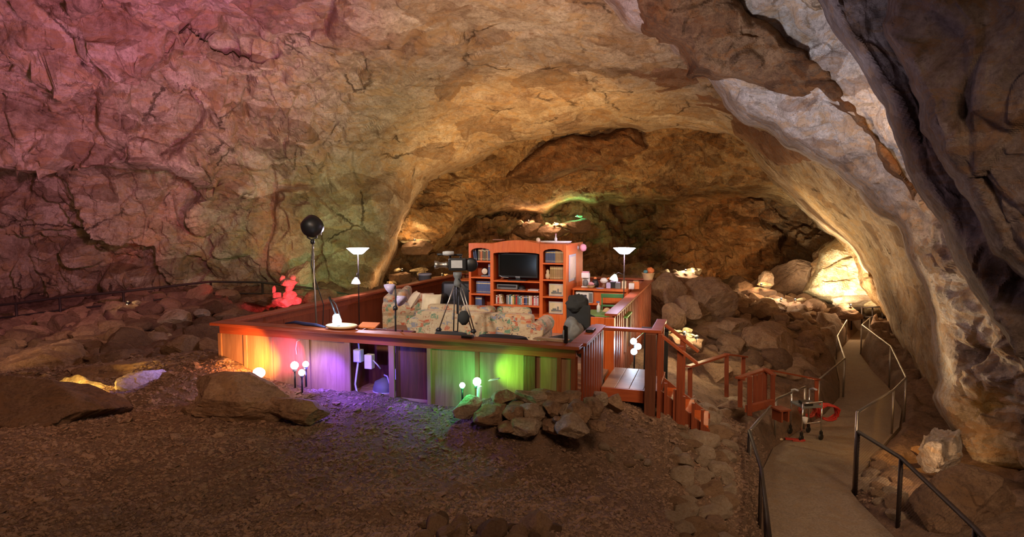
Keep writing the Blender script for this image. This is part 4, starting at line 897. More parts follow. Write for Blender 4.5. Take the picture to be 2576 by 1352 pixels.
pillow('cream pillow propped above the left end of the long sofa back', DL(-2.95, 2.22, .93), .34, .3, -.25, .1, 'cream')
pillow('pale pillow lying on the shorter sofa behind the small stand light', DL(-3.95, 3.5, .80), .38, .34, -.6, -.9, 'cream')
t = dthing('ottoman', 'dark brown leather ottoman between the two sofas', 'ottoman', -3.62, 2.6)
MB().box(-.35,.35,-.25,.25,.08,.42).build('cushion', M['brownbook'], t, True, bevel=.06)
for a in (-.28,.28):
    for b in (-.18,.18): MB().box(a-.03,a+.03,b-.03,b+.03,0,.08).build('foot', M['black'], t)
# black folding stools tucked by the front rail
def stool(label, x, y, w_):
    t = dthing('padded_stool', label, 'stool', x, y)
    prof = [(w_*.40,.70),(w_*.5,.73),(w_*.52,.78),(w_*.48,.815),(w_*.3,.80),(.01,.795)]
    MB().lathe(prof, 28, M=T(s=(1,.42,1))).build('seat', M['blackcloth'], t, True)
    MB().lathe([(w_*.515,.762),(w_*.535,.775),(w_*.515,.79)], 28, M=T(s=(1,.42,1)), cap=False).build('fringe', M['brownbook'], t, True)
    for s in (-1, 1):
        for q in (-1, 1): MB().tube([(s*w_*.3, q*.10, .72), (s*w_*.36, q*.15, .0)], .014, 8).build('leg', M['black'], t, True)
stool('smaller black padded stool behind the front rail under the tripod', -1.78, .42, .46)
stool('wide black padded stool behind the front rail right of the tripod', -1.05, .40, .66)
tag(MB().box(-.07,.07,-.04,.04,0,.035).box(-.03,.03,.04,.07,-.05,.03).build('rail_clamp', M['black'], loc=DL(-1.36,-.02,.851), rotz=DROT, bevel=.006), 'black clamp sitting on the front rail below the tripod', 'clamp')
tag(MB().box(-.05,.05,-.10,.10,0,.035).box(-.02,.02,-.13,-.10,0,.02).build('rail_clamp', M['black'], loc=DL(-.01,.92,.851), rotz=DROT, bevel=.006), 'black clamp sitting on the right hand rail near the steps', 'clamp')

# ------------------------------------------------------------------ camera gear
t = dthing('video_camera', 'shoulder video camera with viewfinder mounted on the tripod, lens pointing left', 'video camera', -2.03, 1.15, 1.56, math.radians(22))
MB().box(-.10,.16,-.07,.07,.02,.2).build('body', M['black'], t, bevel=.018); MB().box(-.06,.10,-.074,-.0705,.06,.17).build('side_panel', M['lgrey'], t, bevel=.003)
MB().lathe([(.045,0),(.05,.04),(.04,.05),(.04,.13),(.055,.15),(.06,.2),(.05,.2)], 20, M=T(-.10,0,.10,0,-math.pi/2)).build('lens', M['steel'], t, True)
MB().box(-.12,.10,-.02,.02,.23,.26).box(-.09,-.06,-.015,.015,.2,.23).box(.06,.09,-.015,.015,.2,.23).build('handle', M['black'], t, bevel=.008)
MB().lathe([(.03,0),(.035,.1),(.025,.16)], 14, M=T(-.02,-.06,.27,0,-math.pi/2)).build('viewfinder', M['lgrey'], t, True)
MB().lathe([(.016,0),(.018,.18),(.008,.19)], 12, M=T(-.08,.05,.25,0,-math.pi/2)).build('microphone', M['black'], t, True)
MB().lathe([(.09,-.05),(.10,-.03),(.10,.03),(.08,.05)], 22, M=T(.22,.01,.10,math.pi/2)).build('battery_housing', M['black'], t, True)
t = dthing('tripod', 'tall black and grey camera tripod standing between the front rail and the sofa', 'tripod', -2.0, 1.15, 0)
MB().lathe([(.05,1.34),(.055,1.40),(.04,1.46),(.06,1.5),(.06,1.555)], 16).build('head', M['grey'], t, True)
MB().tube([(0,0,1.34),(0,0,.95)], .018, 8).build('centre_column', M['black'], t, True)
MB().tube([(.03,-.03,1.46),(.20,-.12,1.34),(.24,-.14,1.30)], .010, 8).build('pan_handle', M['black'], t, True)
for k, a in enumerate((3.5, 5.0, 6.05)):
    ca, sa = math.cos(a), math.sin(a); e = (ca*.52, sa*.52, .02); s = (ca*.05, sa*.05, 1.36); per = (-sa*.035, ca*.035)
    mb = MB()
    for q in (-1, 1):
        mid = [s[i]+(e[i]-s[i])*.48 for i in range(3)]
        mb.tube([(s[0]+q*per[0], s[1]+q*per[1], s[2]), (mid[0]+q*per[0]*.8, mid[1]+q*per[1]*.8, mid[2])], .009, 6)
    mb.tube([mid, e], .012, 6)
    lg = mb.build('leg', M['steel'] if k != 1 else M['black'], t, True)
    MB().lathe([(.03,0),(.045,.02),(.03,.05)], 12, M=T(mid[0], mid[1], mid[2]-.02)).build('leg_lock', M['black'], lg, True)
tag(MB().lathe([(.03,0),(.075,.05),(.085,.12),(.05,.19),(.02,.2)], 18, M=T(s=(1,.7,1))).build('camera_pouch', M['blackcloth'], loc=DL(-1.82,.95,.83), smooth=True), 'round black pouch hanging from the right leg of the tripod', 'pouch')

def torchiere(label, x, y, shade_mat, rd_mat, rd_dz, rdx, power, col):
    t = dthing('floor_lamp', label, 'floor lamp', x, y)
    MB().lathe([(.13,0),(.13,.015),(.03,.03),(.012,.05)], 24).build('base', M['black'], t, True)
    MB().tube([(0,0,.03),(0,0,1.66)], .011, 10).build('pole', M['iron'], t, True)
    MB().lathe([(.07,1.66),(.09,1.665),(.13,1.70),(.20,1.765),(.215,1.775),(.205,1.777),(.18,1.76),(.08,1.69)], 30, cap=False).build('bowl_shade', M[shade_mat], t, True)
    ar = MB().tube([(0,0,1.25),(rdx*.6,-.05,1.30),(rdx,-.10,1.24+rd_dz)], .007, 8).build('reading_arm', M['iron'], t, True)
    MB().lathe([(.085,-.10),(.07,-.05),(.035,0),(.02,.02)], 18, M=T(rdx,-.10,1.22+rd_dz,0,.25 if rdx < 0 else .05), cap=False).build('reading_shade', M[rd_mat], ar, True)
    p = DL(x, y, 1.9); lamp('torchiere_bulb', 'POINT', p, None, power, col, .06)
torchiere('purple white glowing floor lamp by the left railing', -5.0, 3.25, 'glow_white', 'glow_soft', -.02, .01, 70, (.85,.75,1))
torchiere('purple white glowing floor lamp by the right railing', -.14, 4.93, 'glow_white', 'glow_aqua', .03, -.16, 60, (.9,.7,1))
t = dthing('stand_light', 'thin black stand light with two small lavender reflectors by the front rail', 'stand light', DP(995,.35,.9), .35, 0)
MB().lathe([(.11,0),(.11,.012),(.02,.02)], 18).build('base', M['black'], t, True)
MB().tube([(0,0,.01),(0,0,1.0),(.01,0,1.25),(.0,0,1.42)], .012, 8).build('pole', M['black'], t, True)
MB().lathe([(.085,-.05),(.05,.01),(.012,.06)], 16, M=T(-.045,-.03,1.40,-.2,.9)).build('reflector', M['lavender'], t, True)
MB().lathe([(.085,-.05),(.05,.01),(.012,.06)], 16, M=T(.06,.02,1.24,-.2,-1.0)).build('reflector', M['lavender'], t, True)
MB().lathe([(.03,-.03),(.035,0),(.02,.03)], 12, M=T(0,0,1.12)).build('joint', M['black'], t, True)
t = dthing('film_light', 'round black film light on a tall stand at the left, its back to the camera', 'film light', DP(797,1.3,.9), 1.3, 0, .5)
hd = (-.05,0,2.20)
MB().lathe([(.02,-.15),(.10,-.13),(.155,-.07),(.17,.02),(.17,.09),(.15,.09),(.13,-.02)], 28, M=T(*hd, 1.1, 0, 2.6)).build('housing', M['black'], t, True)
MB().tube([(-.12,0,2.14),(-.11,0,2.03),(-.05,0,1.99),(.02,0,2.03),(.04,0,2.14)], .014, 8).build('yoke', M['black'], t, True)
MB().lathe([(.03,1.93),(.035,1.97),(.02,2.0)], 12, M=T(-.04,0,0)).build('socket', M['black'], t, True)
MB().tube([(-.04,0,1.96),(0,0,.05)], [.013,.016], 8).build('pole', M['steel'], t, True)
for a in (0.3, 2.4, 4.5): MB().tube([(0,0,.45),(math.cos(a)*.4, math.sin(a)*.4, .02)], .011, 6).build('leg', M['black'], t, True)
MB().tube([(-.04,.02,1.95),(-.07,.0,1.6),(.0,.02,1.3),(.10,.03,.95),(.07,.05,.4),(.12,.1,.02)], .008, 6).build('cable', M['black'], t, True)
MB().box(-.02,.03,-.02,.02,2.05,2.09).box(.05,.1,-.03,.0,2.07,2.10).build('latch', M['chrome'], t, bevel=.004)
# bits on the front rail
t = dthing('straw_tray', 'round flat straw basket lying on the front rail at the left', 'basket', DP(853,-.0,.87), .06, .852)
MB().lathe([(.13,0),(.19,.01),(.225,.035),(.215,.04),(.18,.02),(.12,.008)], 30, M=T(s=(1,.7,1))).build('dish', M['straw'], t, True)
MB().lathe([(.215,.03),(.232,.04),(.215,.05)], 30, M=T(s=(1,.7,1)), cap=False).build('rim', M['cream'], t, True)
t = dthing('work_light', 'small blue white glowing work light on a black arm behind the straw basket', 'work light', DP(845,.12,.95), .16, .853)
MB().lathe([(.05,0),(.05,.015),(.03,.02)], 16).build('base', M['black'], t, True)
MB().lathe([(.055,.02),(.06,.08),(.045,.15),(.03,.17)], 18, M=T(0,0,.0,0,-.15)).build('glass', M['glow_blue'], t, True)
MB().tube([(-.02,0,.15),(-.14,.02,.40)], .016, 8).build('arm', M['black'], t, True)
MB().tube([(.03,.02,.14),(-.04,.03,.30),(-.10,.03,.36)], .008, 8).build('brace', M['iron'], t, True)
lamp('work_light_bulb', 'POINT', DL(DP(845,.12,.95), .0, 1.08), None, 5, (.6,.75,1), .05)
t = dthing('flat_carton', 'orange flat carton leaning behind the front rail right of the straw basket', 'carton', DP(925,.2,.85), .2, .852)
MB().box(-.12,.14,-.06,.10,0,.02, M=T(0,0,.02,.25,0,.1)).build('lid', M['orangep'], t, bevel=.003); MB().box(-.10,.12,-.05,.05,0,.02).build('tray', M['orangep'], t, bevel=.003)
tag(MB().tube([(-.35,0,.02),(-.2,.02,.05),(0,.0,.03),(.15,-.02,.035),(.34,-.06,.01)], [.012,.03,.035,.03,.02], 8, M=T(s=(1,1,.7))).build('strap', M['navy'], loc=DL(DP(765,.05,.88), .10, .850), rotz=DROT, smooth=True), 'dark navy strap bundled along the front rail left of the film light stand', 'strap')
tag(MB().box(-.2,.2,-.06,.06,0,.012).box(-.16,.24,-.03,.05,.013,.022).build('folded_newspaper', M['cream'], loc=DL(DP(1385,.2,.85), .17, .852), rotz=DROT-.1), 'folded pale paper on the front rail near the right corner', 'paper')
tag(MB().box(-.02,.02,-.02,.02,0,.2).box(-.03,.01,-.03,.03,.16,.21).build('rail_peg', M['black'], loc=DL(DP(1424,.05,.85), .05, .851), rotz=DROT, bevel=.005), 'short black upright peg on the front rail by the right corner', 'peg')
# black chair with bags
t = dthing('folding_chair', 'black cloth covered chair piled with dark bags behind the right rail', 'chair', DP(1455,2.5,.5), 2.5, 0, -.5)
MB().box(-.24,.24,-.03,.02,.50,.98).build('backrest', M['blackcloth'], t, True, bevel=.03); MB().box(-.25,.25,-.5,0,.42,.48).build('seat', M['blackcloth'], t, bevel=.02)
for a in (-.23,.23):
    for b in (-.46,-.02): MB().tube([(a,b,.44),(a*1.1,b,.0)], .014, 8).build('leg', M['iron'], t, True)
def lump(name, label, cat, loc, size, mat, seed, rough=.12):
    P, Fq = rock_pts(seed, 4, 10, rough, .7, 1.0); o = np_mesh(name, P*np.array(size), Fq, M[mat], True); o.location = loc; o.rotation_euler.z = DROT; return tag(o, label, cat)
lump('duffel_bag', 'shiny dark grey bag slumped on the black chair by the right rail', 'bag', DL(DP(1440,2.2,.7), 2.2, .62), (.16,.16,.19), 'grey', 301)
lump('black_jacket', 'black jacket bundled over the chair back by the right rail', 'jacket', DL(DP(1452,2.5,.9), 2.52, .98), (.17,.12,.16), 'blackcloth', 303, .2)
lump('black_backpack', 'black backpack beside the chair next to the right rail', 'bag', DL(DP(1475,2.7,.6), 2.75, .40), (.2,.15,.38), 'blackcloth', 305)

# ------------------------------------------------------------------ kitchen counter and table
t = dthing('kitchen_counter', 'orange wood counter between the bookcase and the right rail', 'counter', -1.28, 5.45)
MB().box(0,1.15,0,.6,.86,.90).build('worktop', ow, t, bevel=.005); MB().box(1.11,1.15,.03,.6,0,.86).build('side', ow, t, bevel=.003); MB().box(.0,.03,.03,.6,0,.86).build('side', ow, t, bevel=.003)
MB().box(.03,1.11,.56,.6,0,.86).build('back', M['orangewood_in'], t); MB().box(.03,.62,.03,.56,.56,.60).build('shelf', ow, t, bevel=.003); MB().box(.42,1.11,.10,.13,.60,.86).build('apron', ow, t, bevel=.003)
t = dthing('microwave_oven', 'grey white microwave oven on the shelf under the counter', 'microwave oven', -1.21, 5.46, .602)
MB().box(0,.36,0,.3,0,.225).build('case', M['lgrey'], t, bevel=.008); MB().box(.02,.27,-.008,-.001,.02,.205).build('door', M['white'], t, bevel=.003); MB().box(.055,.235,-.011,-.0085,.055,.17).build('window', M['screen'], t); MB().box(.285,.35,-.006,-.001,.02,.205).build('control_panel', M['grey'], t)
CX = lambda px: DP(px, 5.7, .95)
t = dthing('coffee_maker', 'tall pinkish white coffee maker at the left end of the counter', 'coffee maker', CX(1473), 5.7, .901)
MB().box(-.08,.08,-.06,.08,0,.03).box(-.08,.08,.03,.08,.03,.3).box(-.08,.08,-.06,.03,.20,.31).build('body', M['white'], t, bevel=.01); MB().lathe([(.045,.03),(.055,.07),(.05,.14),(.035,.16)], 16, M=T(0,-.02,0)).build('carafe', M['grey'], t, True); MB().box(-.07,.07,-.055,.07,.312,.335).build('lid', M['pink'], t, bevel=.006)
t = dthing('kettle', 'black kettle with an orange lid beside the coffee maker', 'kettle', CX(1495), 5.8, .901)
MB().lathe([(.07,0),(.085,.06),(.06,.14),(.03,.17)], 18).build('body', M['black'], t, True); MB().lathe([(.03,.17),(.035,.2),(.01,.22)], 12).build('lid', M['orangep'], t, True)
t = dthing('fruit_bowl', 'tan bowl holding a pink bag on the counter', 'bowl', CX(1490), 5.56, .901)
MB().lathe([(.05,0),(.09,.06),(.085,.06),(.045,.01)], 20).build('dish', M['tan'], t, True)
lump('pink_bag', 'bright pink bag sticking out of the tan bowl', 'bag', DL(CX(1491), 5.56, .99), (.06,.045,.045), 'pink', 310)
t = dthing('ceramic_goose', 'white goose shaped jar with orange beak on the counter', 'jar', CX(1518), 5.75, .901)
MB().lathe([(.05,0),(.06,.03),(.03,.06),(.035,.09)], 16).build('pedestal', M['brownbook'], t, True); MB().lathe([(.02,.09),(.06,.11),(.08,.15),(.05,.2),(.01,.21)], 18, M=T(s=(1.1,.8,1))).build('body', M['white'], t, True); MB().tube([(.06,0,.17),(.11,0,.21),(.13,0,.19)], [.02,.018,.006], 8).build('beak', M['orangep'], t, True)
t = dthing('plate', 'small lilac plate in front of the goose shaped jar', 'plate', CX(1513), 5.54, .901); MB().lathe([(.05,0),(.09,.012),(.085,.014)], 20).build('dish', M['lavender'], t, True)
for i, (px, w_, h, m, lb) in enumerate([(1532,.05,.10,'lavender','small lilac carton right of the plate'),(1542,.07,.13,'black','black box with lilac cups behind the floor lamp pole'),(1556,.06,.12,'grey','grey box right of the black box on the counter'),(1570,.05,.15,'cream','cream carton left of the lamp pole'),(1590,.06,.12,'white','white packet right of the lamp pole'),(1600,.07,.15,'orangep','orange packet at the right end of the counter')]):
    t = dthing('food_carton', lb, 'carton', CX(px), 5.68+(i % 2)*.06, .901); MB().box(-w_,w_*.8,-.04,.04,0,h).build('body', M[m], t, bevel=.004); MB().box(-w_*.8,w_*.6,-.03,.03,h+.001,h+.02).build('top_flap', M['lavender' if i < 3 else 'tan'], t)
t = dthing('snack_basket', 'tan wicker basket on the far end of the right rail holding coloured packets', 'basket', -.02, 8.35, .852)
MB().lathe([(.11,0),(.15,.16),(.165,.17),(.155,.175),(.14,.16),(.10,.02)], 22, cap=False).lathe([(.11,.0),(.10,.02)], 22).build('basket_body', M['straw'], t, True)
lump('orange_packet', 'orange packet on top of the snack basket', 'packet', DL(.04, 8.35, 1.08), (.09,.06,.08), 'orangep', 312)
lump('green_packet', 'small green and white packet in the left of the snack basket', 'packet', DL(-.08, 8.33, 1.05), (.05,.04,.05), 'teal', 314)
t = dthing('kitchen_chair', 'green painted wooden chair at the little table by the counter', 'chair', DP(1540,5.05,.8), 5.05, 0, .1)
MB().box(-.22,.22,-.0,.03,.78,.86).box(-.22,.22,0,.03,.60,.64).build('backrest', M['greenp'], t, bevel=.008); MB().box(-.22,.22,-.42,0,.42,.45).build('seat', M['greenp'], t, bevel=.008)
for a in (-.21,.19):
    MB().box(a,a+.025,0,.03,0,.78).build('leg', M['greenp'], t); MB().box(a,a+.025,-.41,-.38,0,.42).build('leg', M['greenp'], t)
t = dthing('kitchen_table', 'small table with a green top between the black chair and the right rail', 'table', DP(1535,3.9,.6), 3.95, 0)
MB().box(-.42,.34,-.3,.35,.61,.64).build('tabletop', M['greentop'], t, bevel=.006)
for a in (-.38,.28):
    for b in (-.26,.30): MB().box(a,a+.04,b,b+.04,0,.61).build('leg', M['darkwood'], t)
t = dthing('spray_bottle', 'white and blue bottle on the green table', 'bottle', DP(1506,4.0,.75), 4.0, .641)
MB().lathe([(.035,0),(.035,.11),(.015,.14),(.012,.17)], 14).build('body', M['white'], t, True); MB().box(-.04,.02,-.01,.01,.17,.20).build('nozzle', M['blue'], t)
t = dthing('mushroom_ornament', 'small tan mushroom shaped ornament on the green table', 'ornament', DP(1527,3.85,.7), 3.85, .641)
MB().lathe([(.02,0),(.02,.05)], 10).build('stem', M['cream'], t, True); MB().lathe([(.09,.045),(.07,.06),(.04,.10),(.01,.11)], 16).build('cap', M['straw'], t, True)
# far left corner of the deck
t = dthing('side_table', 'orange wood table at the back left of the deck', 'table', -4.1, 7.4)
MB().box(-.55,.85,-.3,.3,.78,.82).build('tabletop', ow, t, bevel=.005)
for a in (-.5,.76):
    for b in (-.26,.22): MB().box(a,a+.05,b,b+.05,0,.78).build('leg', ow, t)
t = dthing('straw_hat', 'yellow straw hat lying on the orange back table', 'hat', -3.75, 7.3, .821)
MB().lathe([(.26,.0),(.27,.01),(.14,.02),(.12,.08),(.02,.10)], 26, M=T(s=(1.2,.8,1))).build('crown', M['straw'], t, True)
t = dthing('armchair', 'black leather armchair at the left of the bookcase', 'armchair', -4.05, 5.9, 0, .3)
MB().box(-.45,.45,.3,.5,.1,.88).build('backrest', M['black'], t, True, bevel=.08); MB().box(-.3,.3,-.35,.3,.1,.45).build('seat', M['black'], t, True, bevel=.05)
for s in (-1, 1): MB().box(s*.39-.09,s*.39+.09,-.38,.3,.08,.62).build('arm', M['black'], t, True, bevel=.06)
t = dthing('recliner_chair', 'low dark recliner left of the black armchair', 'armchair', -4.72, 6.65, 0, -.2)
MB().box(-.3,.3,.2,.36,.1,.78).build('backrest', M['blackcloth'], t, True, bevel=.06); MB().box(-.3,.3,-.3,.2,.08,.42).build('seat', M['blackcloth'], t, True, bevel=.05)
t = dthing('waste_bin', 'grey tapered bin standing at the back left corner of the deck', 'bin', DP(1069,7.3,.8), 7.3, .0)
MB().lathe([(.13,0),(.17,.92),(.18,.93),(.165,.93),(.12,.02)], 24).build('bin_body', M['grey'], t, True); MB().lathe([(.17,.90),(.187,.92),(.17,.945)], 24, cap=False).build('rim', M['lgrey'], t, True)
t = dthing('shoulder_bag', 'dark bag with strap lying beside the bookcase', 'bag', -3.85, 4.9, 0); MB().lathe([(.14,0),(.17,.1),(.15,.22),(.05,.27)], 18, M=T(s=(1.2,.8,1))).build('pouch', M['grey'], t, True); MB().tube([(-.14,0,.2),(-.06,0,.36),(.08,0,.36),(.14,0,.2)], .012, 8).build('strap', M['black'], t, True)

# ------------------------------------------------------------------ lit fixtures on the ground round the deck
def flood(label, loc, aim, glow, power, col, cone=70, stake=.22, head=.045, heads=1, stakemat='black', light=True, size=.03, up=0):
    t = thing('flood_light', label, 'flood light', loc, 0)
    MB().tube([(0,0,-stake),(0,0,.0)], .014, 8).build('stake', M[stakemat], t, True)
    d_ = (Vector(aim)-Vector(loc)).normalized(); Rm = d_.to_track_quat('Z', 'Y').to_matrix().to_4x4()
    MB().lathe([(head*.35,-head*1.1),(head*.8,-head*.4),(head,head*.5),(head*.95,head*.5)], 18, M=Rm, cap=False).build('housing', M['grey'], t, True)
    MB().lathe([(head*.93,head*.2),(head*.7,head*.55),(.003,head*.7)], 18, M=Rm).build('lens', M[glow], t, True)
    if light:
        q = Vector(loc)+d_*(head*1.4+.02); lamp('flood_beam', 'SPOT', q, aim, power, col, size, cone, .6)
    return t
def globes(label, loc, glow, r=.05, offs=((0,0),), stake=.3, mat='black'):
    t = thing('flood_light', label, 'flood light', loc, DROT)
    for a, b in offs:
        g_ = MB().lathe([(r*.1,-r),(r*.6,-r*.8),(r*.95,-r*.3),(r*.95,r*.3),(r*.6,r*.8),(r*.1,r)], 18, M=T(a,0,b)).build('bulb', M[glow], t, True)
        MB().lathe([(r*.5,-r*1.5),(r*.6,-r*.75)], 12, M=T(a,0,b)).build('socket', M['grey'], t, True)
    MB().tube([(0,0,-r*1.2),(0,0,-stake)], .012, 8).build('stake', M[mat], t, True)
    return t
OFF = Vector((UY, -UX, 0))     # away from the panels
def wash(px, py, yl, aim, power, col, cone, lift=(0,0,0)):
    lamp('flood_beam', 'SPOT', GP(px, py, yl)+Vector(lift), aim, power, col, .03, cone, .8)
p = GP(652, 941, -.45)
flood('bright white flood light on the ground before the orange lit panels', p, DL(-4.9,-.02,.5), 'glow_pink', 48, (1,.30,.02), 100, .25, .05)
t = thing('reflector_bowl', 'glaring white open reflector tilted beside the bright white flood light', 'reflector', p+Vector((.03,-.08,.02)), DROT); MB().lathe([(.01,-.02),(.05,-.01),(.075,.03),(.072,.035),(.045,.0),(.01,-.01)], 18, M=T(0,0,0,.5,.7)).build('bowl', M['glow_pink'], t, True)
wash(668, 930, -.40, DL(-4.5,-.02,.35), 26, (1,.5,.03), 85)
lamp('flood_beam_glare', 'POINT', p+Vector((-.05,-.12,.10)), None, 5, (.65,.5,1), .03)
globes('leftmost globe of the cluster of flood lights before the magenta lit panel', GP(741, 920, -.30), 'glow_pink', .052)
globes('blue tinted globe of the cluster of flood lights before the violet lit panel', GP(769, 917, -.30), 'glow_aqua', .042)
globes('lowest globe of the cluster of flood lights before the violet lit panel', GP(759, 938, -.34), 'glow_pink', .042)
wash(733, 905, -.35, DL(-4.0,-.02,.45), 24, (1,.04,.30), 80)
wash(790, 930, -.45, DL(-3.4,-.02,.2), 36, (.16,.07,1), 105)
wash(850, 950, -.75, DL(-2.75,.2,.1), 24, (.18,.08,1), 110)
wash(800, 945, -.38, GP(900,1005,-.5), 26, (.2,.1,1), 130, (0,-.1,.25))
wash(960, 960, -.30, G(1060,1040,Y=7.1), 16, (.2,.1,1), 100, (0,-.05,.15))
globes('small green flood light low in front of the green lit panels', GP(1163, 970, -.32), 'glow_green', .034, stake=.2)
q5 = GP(1200, 961, -.42)
t = globes('bright green flood light on a short white pipe in front of the deck', q5, 'glow_green', .05, stake=.08)
MB().tube([(.03,.0,-.05),(.02,0,-.34)], .030, 14).build('pipe', M['white'], t, True)
lamp('flood_beam', 'SPOT', q5+Vector((.06,.06,0)), DL(-.75,-.02,.5), 15, (.22,1,.04), .03, 80, .9)
lamp('flood_beam', 'SPOT', q5+Vector((-.1,.05,0)), DL(-1.5,-.02,.3), 6, (.02,1,.12), .03, 130, .8)
lamp('flood_beam_green_ground', 'POINT', q5+Vector((-.20,-.12,.0)), None, 3, (.02,1,.25), .03)
MB_ = thing('splash_guard', 'green white angled plate right of the bright green flood light', 'plate', q5+Vector((.14,.05,.0)), DROT); MB().box(0,.13,-.03,.03,0,.008, M=T(0,0,0,0,-.25)).build('plate', M['white'], MB_)
# cluster behind the steps with its dark screen
z0 = G(1597, 872, Y=10.2); t = thing('flood_light', 'cluster of three bluish white flood heads beyond the deck steps', 'flood light', z0, 0)
for i, (a, b) in enumerate(((-.03,.09),(.05,-.0),(-.02,-.09))): MB().lathe([(.02,-.04),(.05,-.02),(.055,.02),(.003,.045)], 16, M=T(a,-.02,b,1.2)).build('lens', M['glow_blue'], t, True)
MB().tube([(0,.03,.1),(0,.03,-.5)], .014, 8).build('stake', M['black'], t, True); MB().tube([(.02,.03,.12),(.25,.04,.32)], .008, 6).build('arm', M['steel'], t, True)
lamp('flood_cluster_bulb', 'POINT', z0+Vector((-.05,-.14,.05)), None, 5, (.7,.85,1), .05)
lamp('flood_rail_green', 'SPOT', DL(1.1,3.4,-.1), DL(.05,4.1,.6), 30, (.3,1,.2), .04, 55, .8)
t = thing('dark_screen', 'dark teal upright board behind the deck landing', 'board', DL(.62,3.0,-.45), DROT); MB().box(-.16,.22,0,.03,0,1.0).build('board', M['blackcloth'], t, bevel=.004); MB().box(-.2,.26,-.03,.06,1.001,1.03).build('cap', M['black'], t)

# hidden show-cave lights among the rocks
def ground_light(px, py, Y, label, power, col, glow='glow_warm', aim=(0,1,1), size=.05, r=.045, rocks=4, seed=0, lift=.12, base=34):
    p = G(px, py, Y=Y); t = thing('spot_lamp', label, 'spot lamp', p, 0); d_ = Vector(aim).normalized(); Rm = d_.to_track_quat('Z', 'Y').to_matrix().to_4x4()
    MB().lathe([(r*.5,-r*1.2),(r,-r*.5),(r*1.05,r*.4),(r*.9,r*.4)], 14, M=Rm, cap=False).build('housing', M['black'], t, True)
    MB().lathe([(r*.9,r*.1),(r*.6,r*.4),(.004,r*.5)], 14, M=Rm).build('lens', M[glow], t, True)
    MB().tube([(0,0,-r*.6),(0,0,-r*2.6)], r*.15, 6).build('stake', M['black'], t, True)
    lamp('spot_lamp_bulb', 'POINT', p+d_*(r*1.2)+Vector((0,-.06,lift)), None, power, col, size)
    rng = random.Random(seed)
    if base:
        u = Y/FPX*base; P_, F_ = rock_pts(900+seed, 4, 11, .1); b_ = np_mesh('ledge_rock', P_*np.array([u*1.25, u*.8, u*.62]), F_, M['boulder_dark']); b_.location = p+Vector((0, .25, -u*.60-r*1.2))
        tag(b_, 'dark ledge rock under the '+' '.join(label.split()[:10]), 'rock')
    for i in range(rocks):
        s = Y/FPX*rng.uniform(6, 17); a = rng.uniform(-2.2, 2.2)
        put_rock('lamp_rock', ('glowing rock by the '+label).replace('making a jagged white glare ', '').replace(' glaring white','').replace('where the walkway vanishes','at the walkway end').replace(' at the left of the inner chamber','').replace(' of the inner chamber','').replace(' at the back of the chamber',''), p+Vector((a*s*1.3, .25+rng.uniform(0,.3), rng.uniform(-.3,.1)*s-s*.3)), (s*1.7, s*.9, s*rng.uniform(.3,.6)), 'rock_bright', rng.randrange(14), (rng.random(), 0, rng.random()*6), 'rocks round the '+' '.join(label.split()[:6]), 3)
ground_light(1043, 604, 26.0, 'lamp on the upper ledge at the left of the inner chamber', 18, WARM, seed=1)
ground_light(1012, 678, 24.5, 'lamp low at the left mouth of the inner chamber', 9, WARM, seed=2, rocks=4)
ground_light(975, 712, 23.5, 'lamp just above the deck rail at the mouth of the inner chamber', 7, AMB, seed=3)
ground_light(1725, 680, 25.0, 'lamp making a jagged white glare over the tall rounded boulder', 55, (1,.8,.55), seed=4)
ground_light(1915, 716, 24.6, 'lamp in front of the orange head shaped rock', 45, (1,.6,.3), seed=5, rocks=1)
ground_light(1925, 768, 22.5, 'lamp at the top of the rubble under the dark back boulder', 40, (1,.8,.55), seed=6)
ground_light(1965, 752, 23.5, 'lamp at the foot of the dark back boulder', 30, (1,.8,.55), seed=7)
ground_light(2000, 754, 23.8, 'lamp right of the dark back boulder foot', 26, (1,.75,.5), seed=8, rocks=2)
ground_light(1722, 838, 12.3, 'lamp glaring white among rocks behind the stair rail', 26, (1,.78,.42), seed=9, rocks=4)
ground_light(1752, 848, 12.2, 'second lamp glaring white right behind the stair rail', 16, (1,.75,.4), seed=10, rocks=2)
ground_light(2140, 768, 23.4, 'lamp on the low boulder where the walkway vanishes', 50, (1,.7,.4), seed=11, rocks=1)
ground_light(1395, 562, 31.2, 'lamp high at the back of the inner chamber', 80, (1,.6,.35), seed=12)
ground_light(1330, 556, 32.0, 'lamp left of the high lamp at the back of the chamber', 26, (1,.6,.35), seed=13, rocks=2)
ground_light(1452, 544, 31.6, 'green lamp under the lip of the inner arch', 40, (.1,1,.4), 'glow_green', seed=14, rocks=1)
ground_light(1112, 690, 25.5, 'dim lamp behind the black armchair in the chamber', 14, AMB, 'glow_warm', seed=15, rocks=2)
ground_light(322, 762, 16.5, 'tiny lamp on a post along the left railing', 3, WARM, r=.05, seed=16, rocks=1, base=16)
lamp('ledge_amber', 'SPOT', G(150,1000,Y=7.35), G(230,1000,Y=8.0), 55, (1,.6,.15), .05, 120, .8)
lamp('ledge_violet', 'SPOT', G(480,930,Y=8.6)+Vector((0,-.2,.5)), G(345,990,Y=7.9), 22, (.3,.25,1), .05, 40, .6)
lamp('white_rock_spot', 'SPOT', G(450,880,Y=12.0)+Vector((0,-.4,.2)), G(412,862,Y=13), 40, (.7,.6,1), .05, 35, .6)
lamp('sand_amber', 'SPOT', G(2330,1150,Y=8.9)+Vector((0,.1,.7)), G(2290,1120,Y=10.0), 26, (1,.5,.12), .06, 130, .8)
lamp('pillar_foot_amber', 'POINT', G(2325,1205,Y=8.2)+Vector((-.1,.0,.25)), None, 5, (1,.6,.3), .06)
lamp('cairn_red', 'SPOT', G(780,775,Y=14.2), G(720,735,Y=16.0), 380, (1,.04,.06), .05, 40, .6)
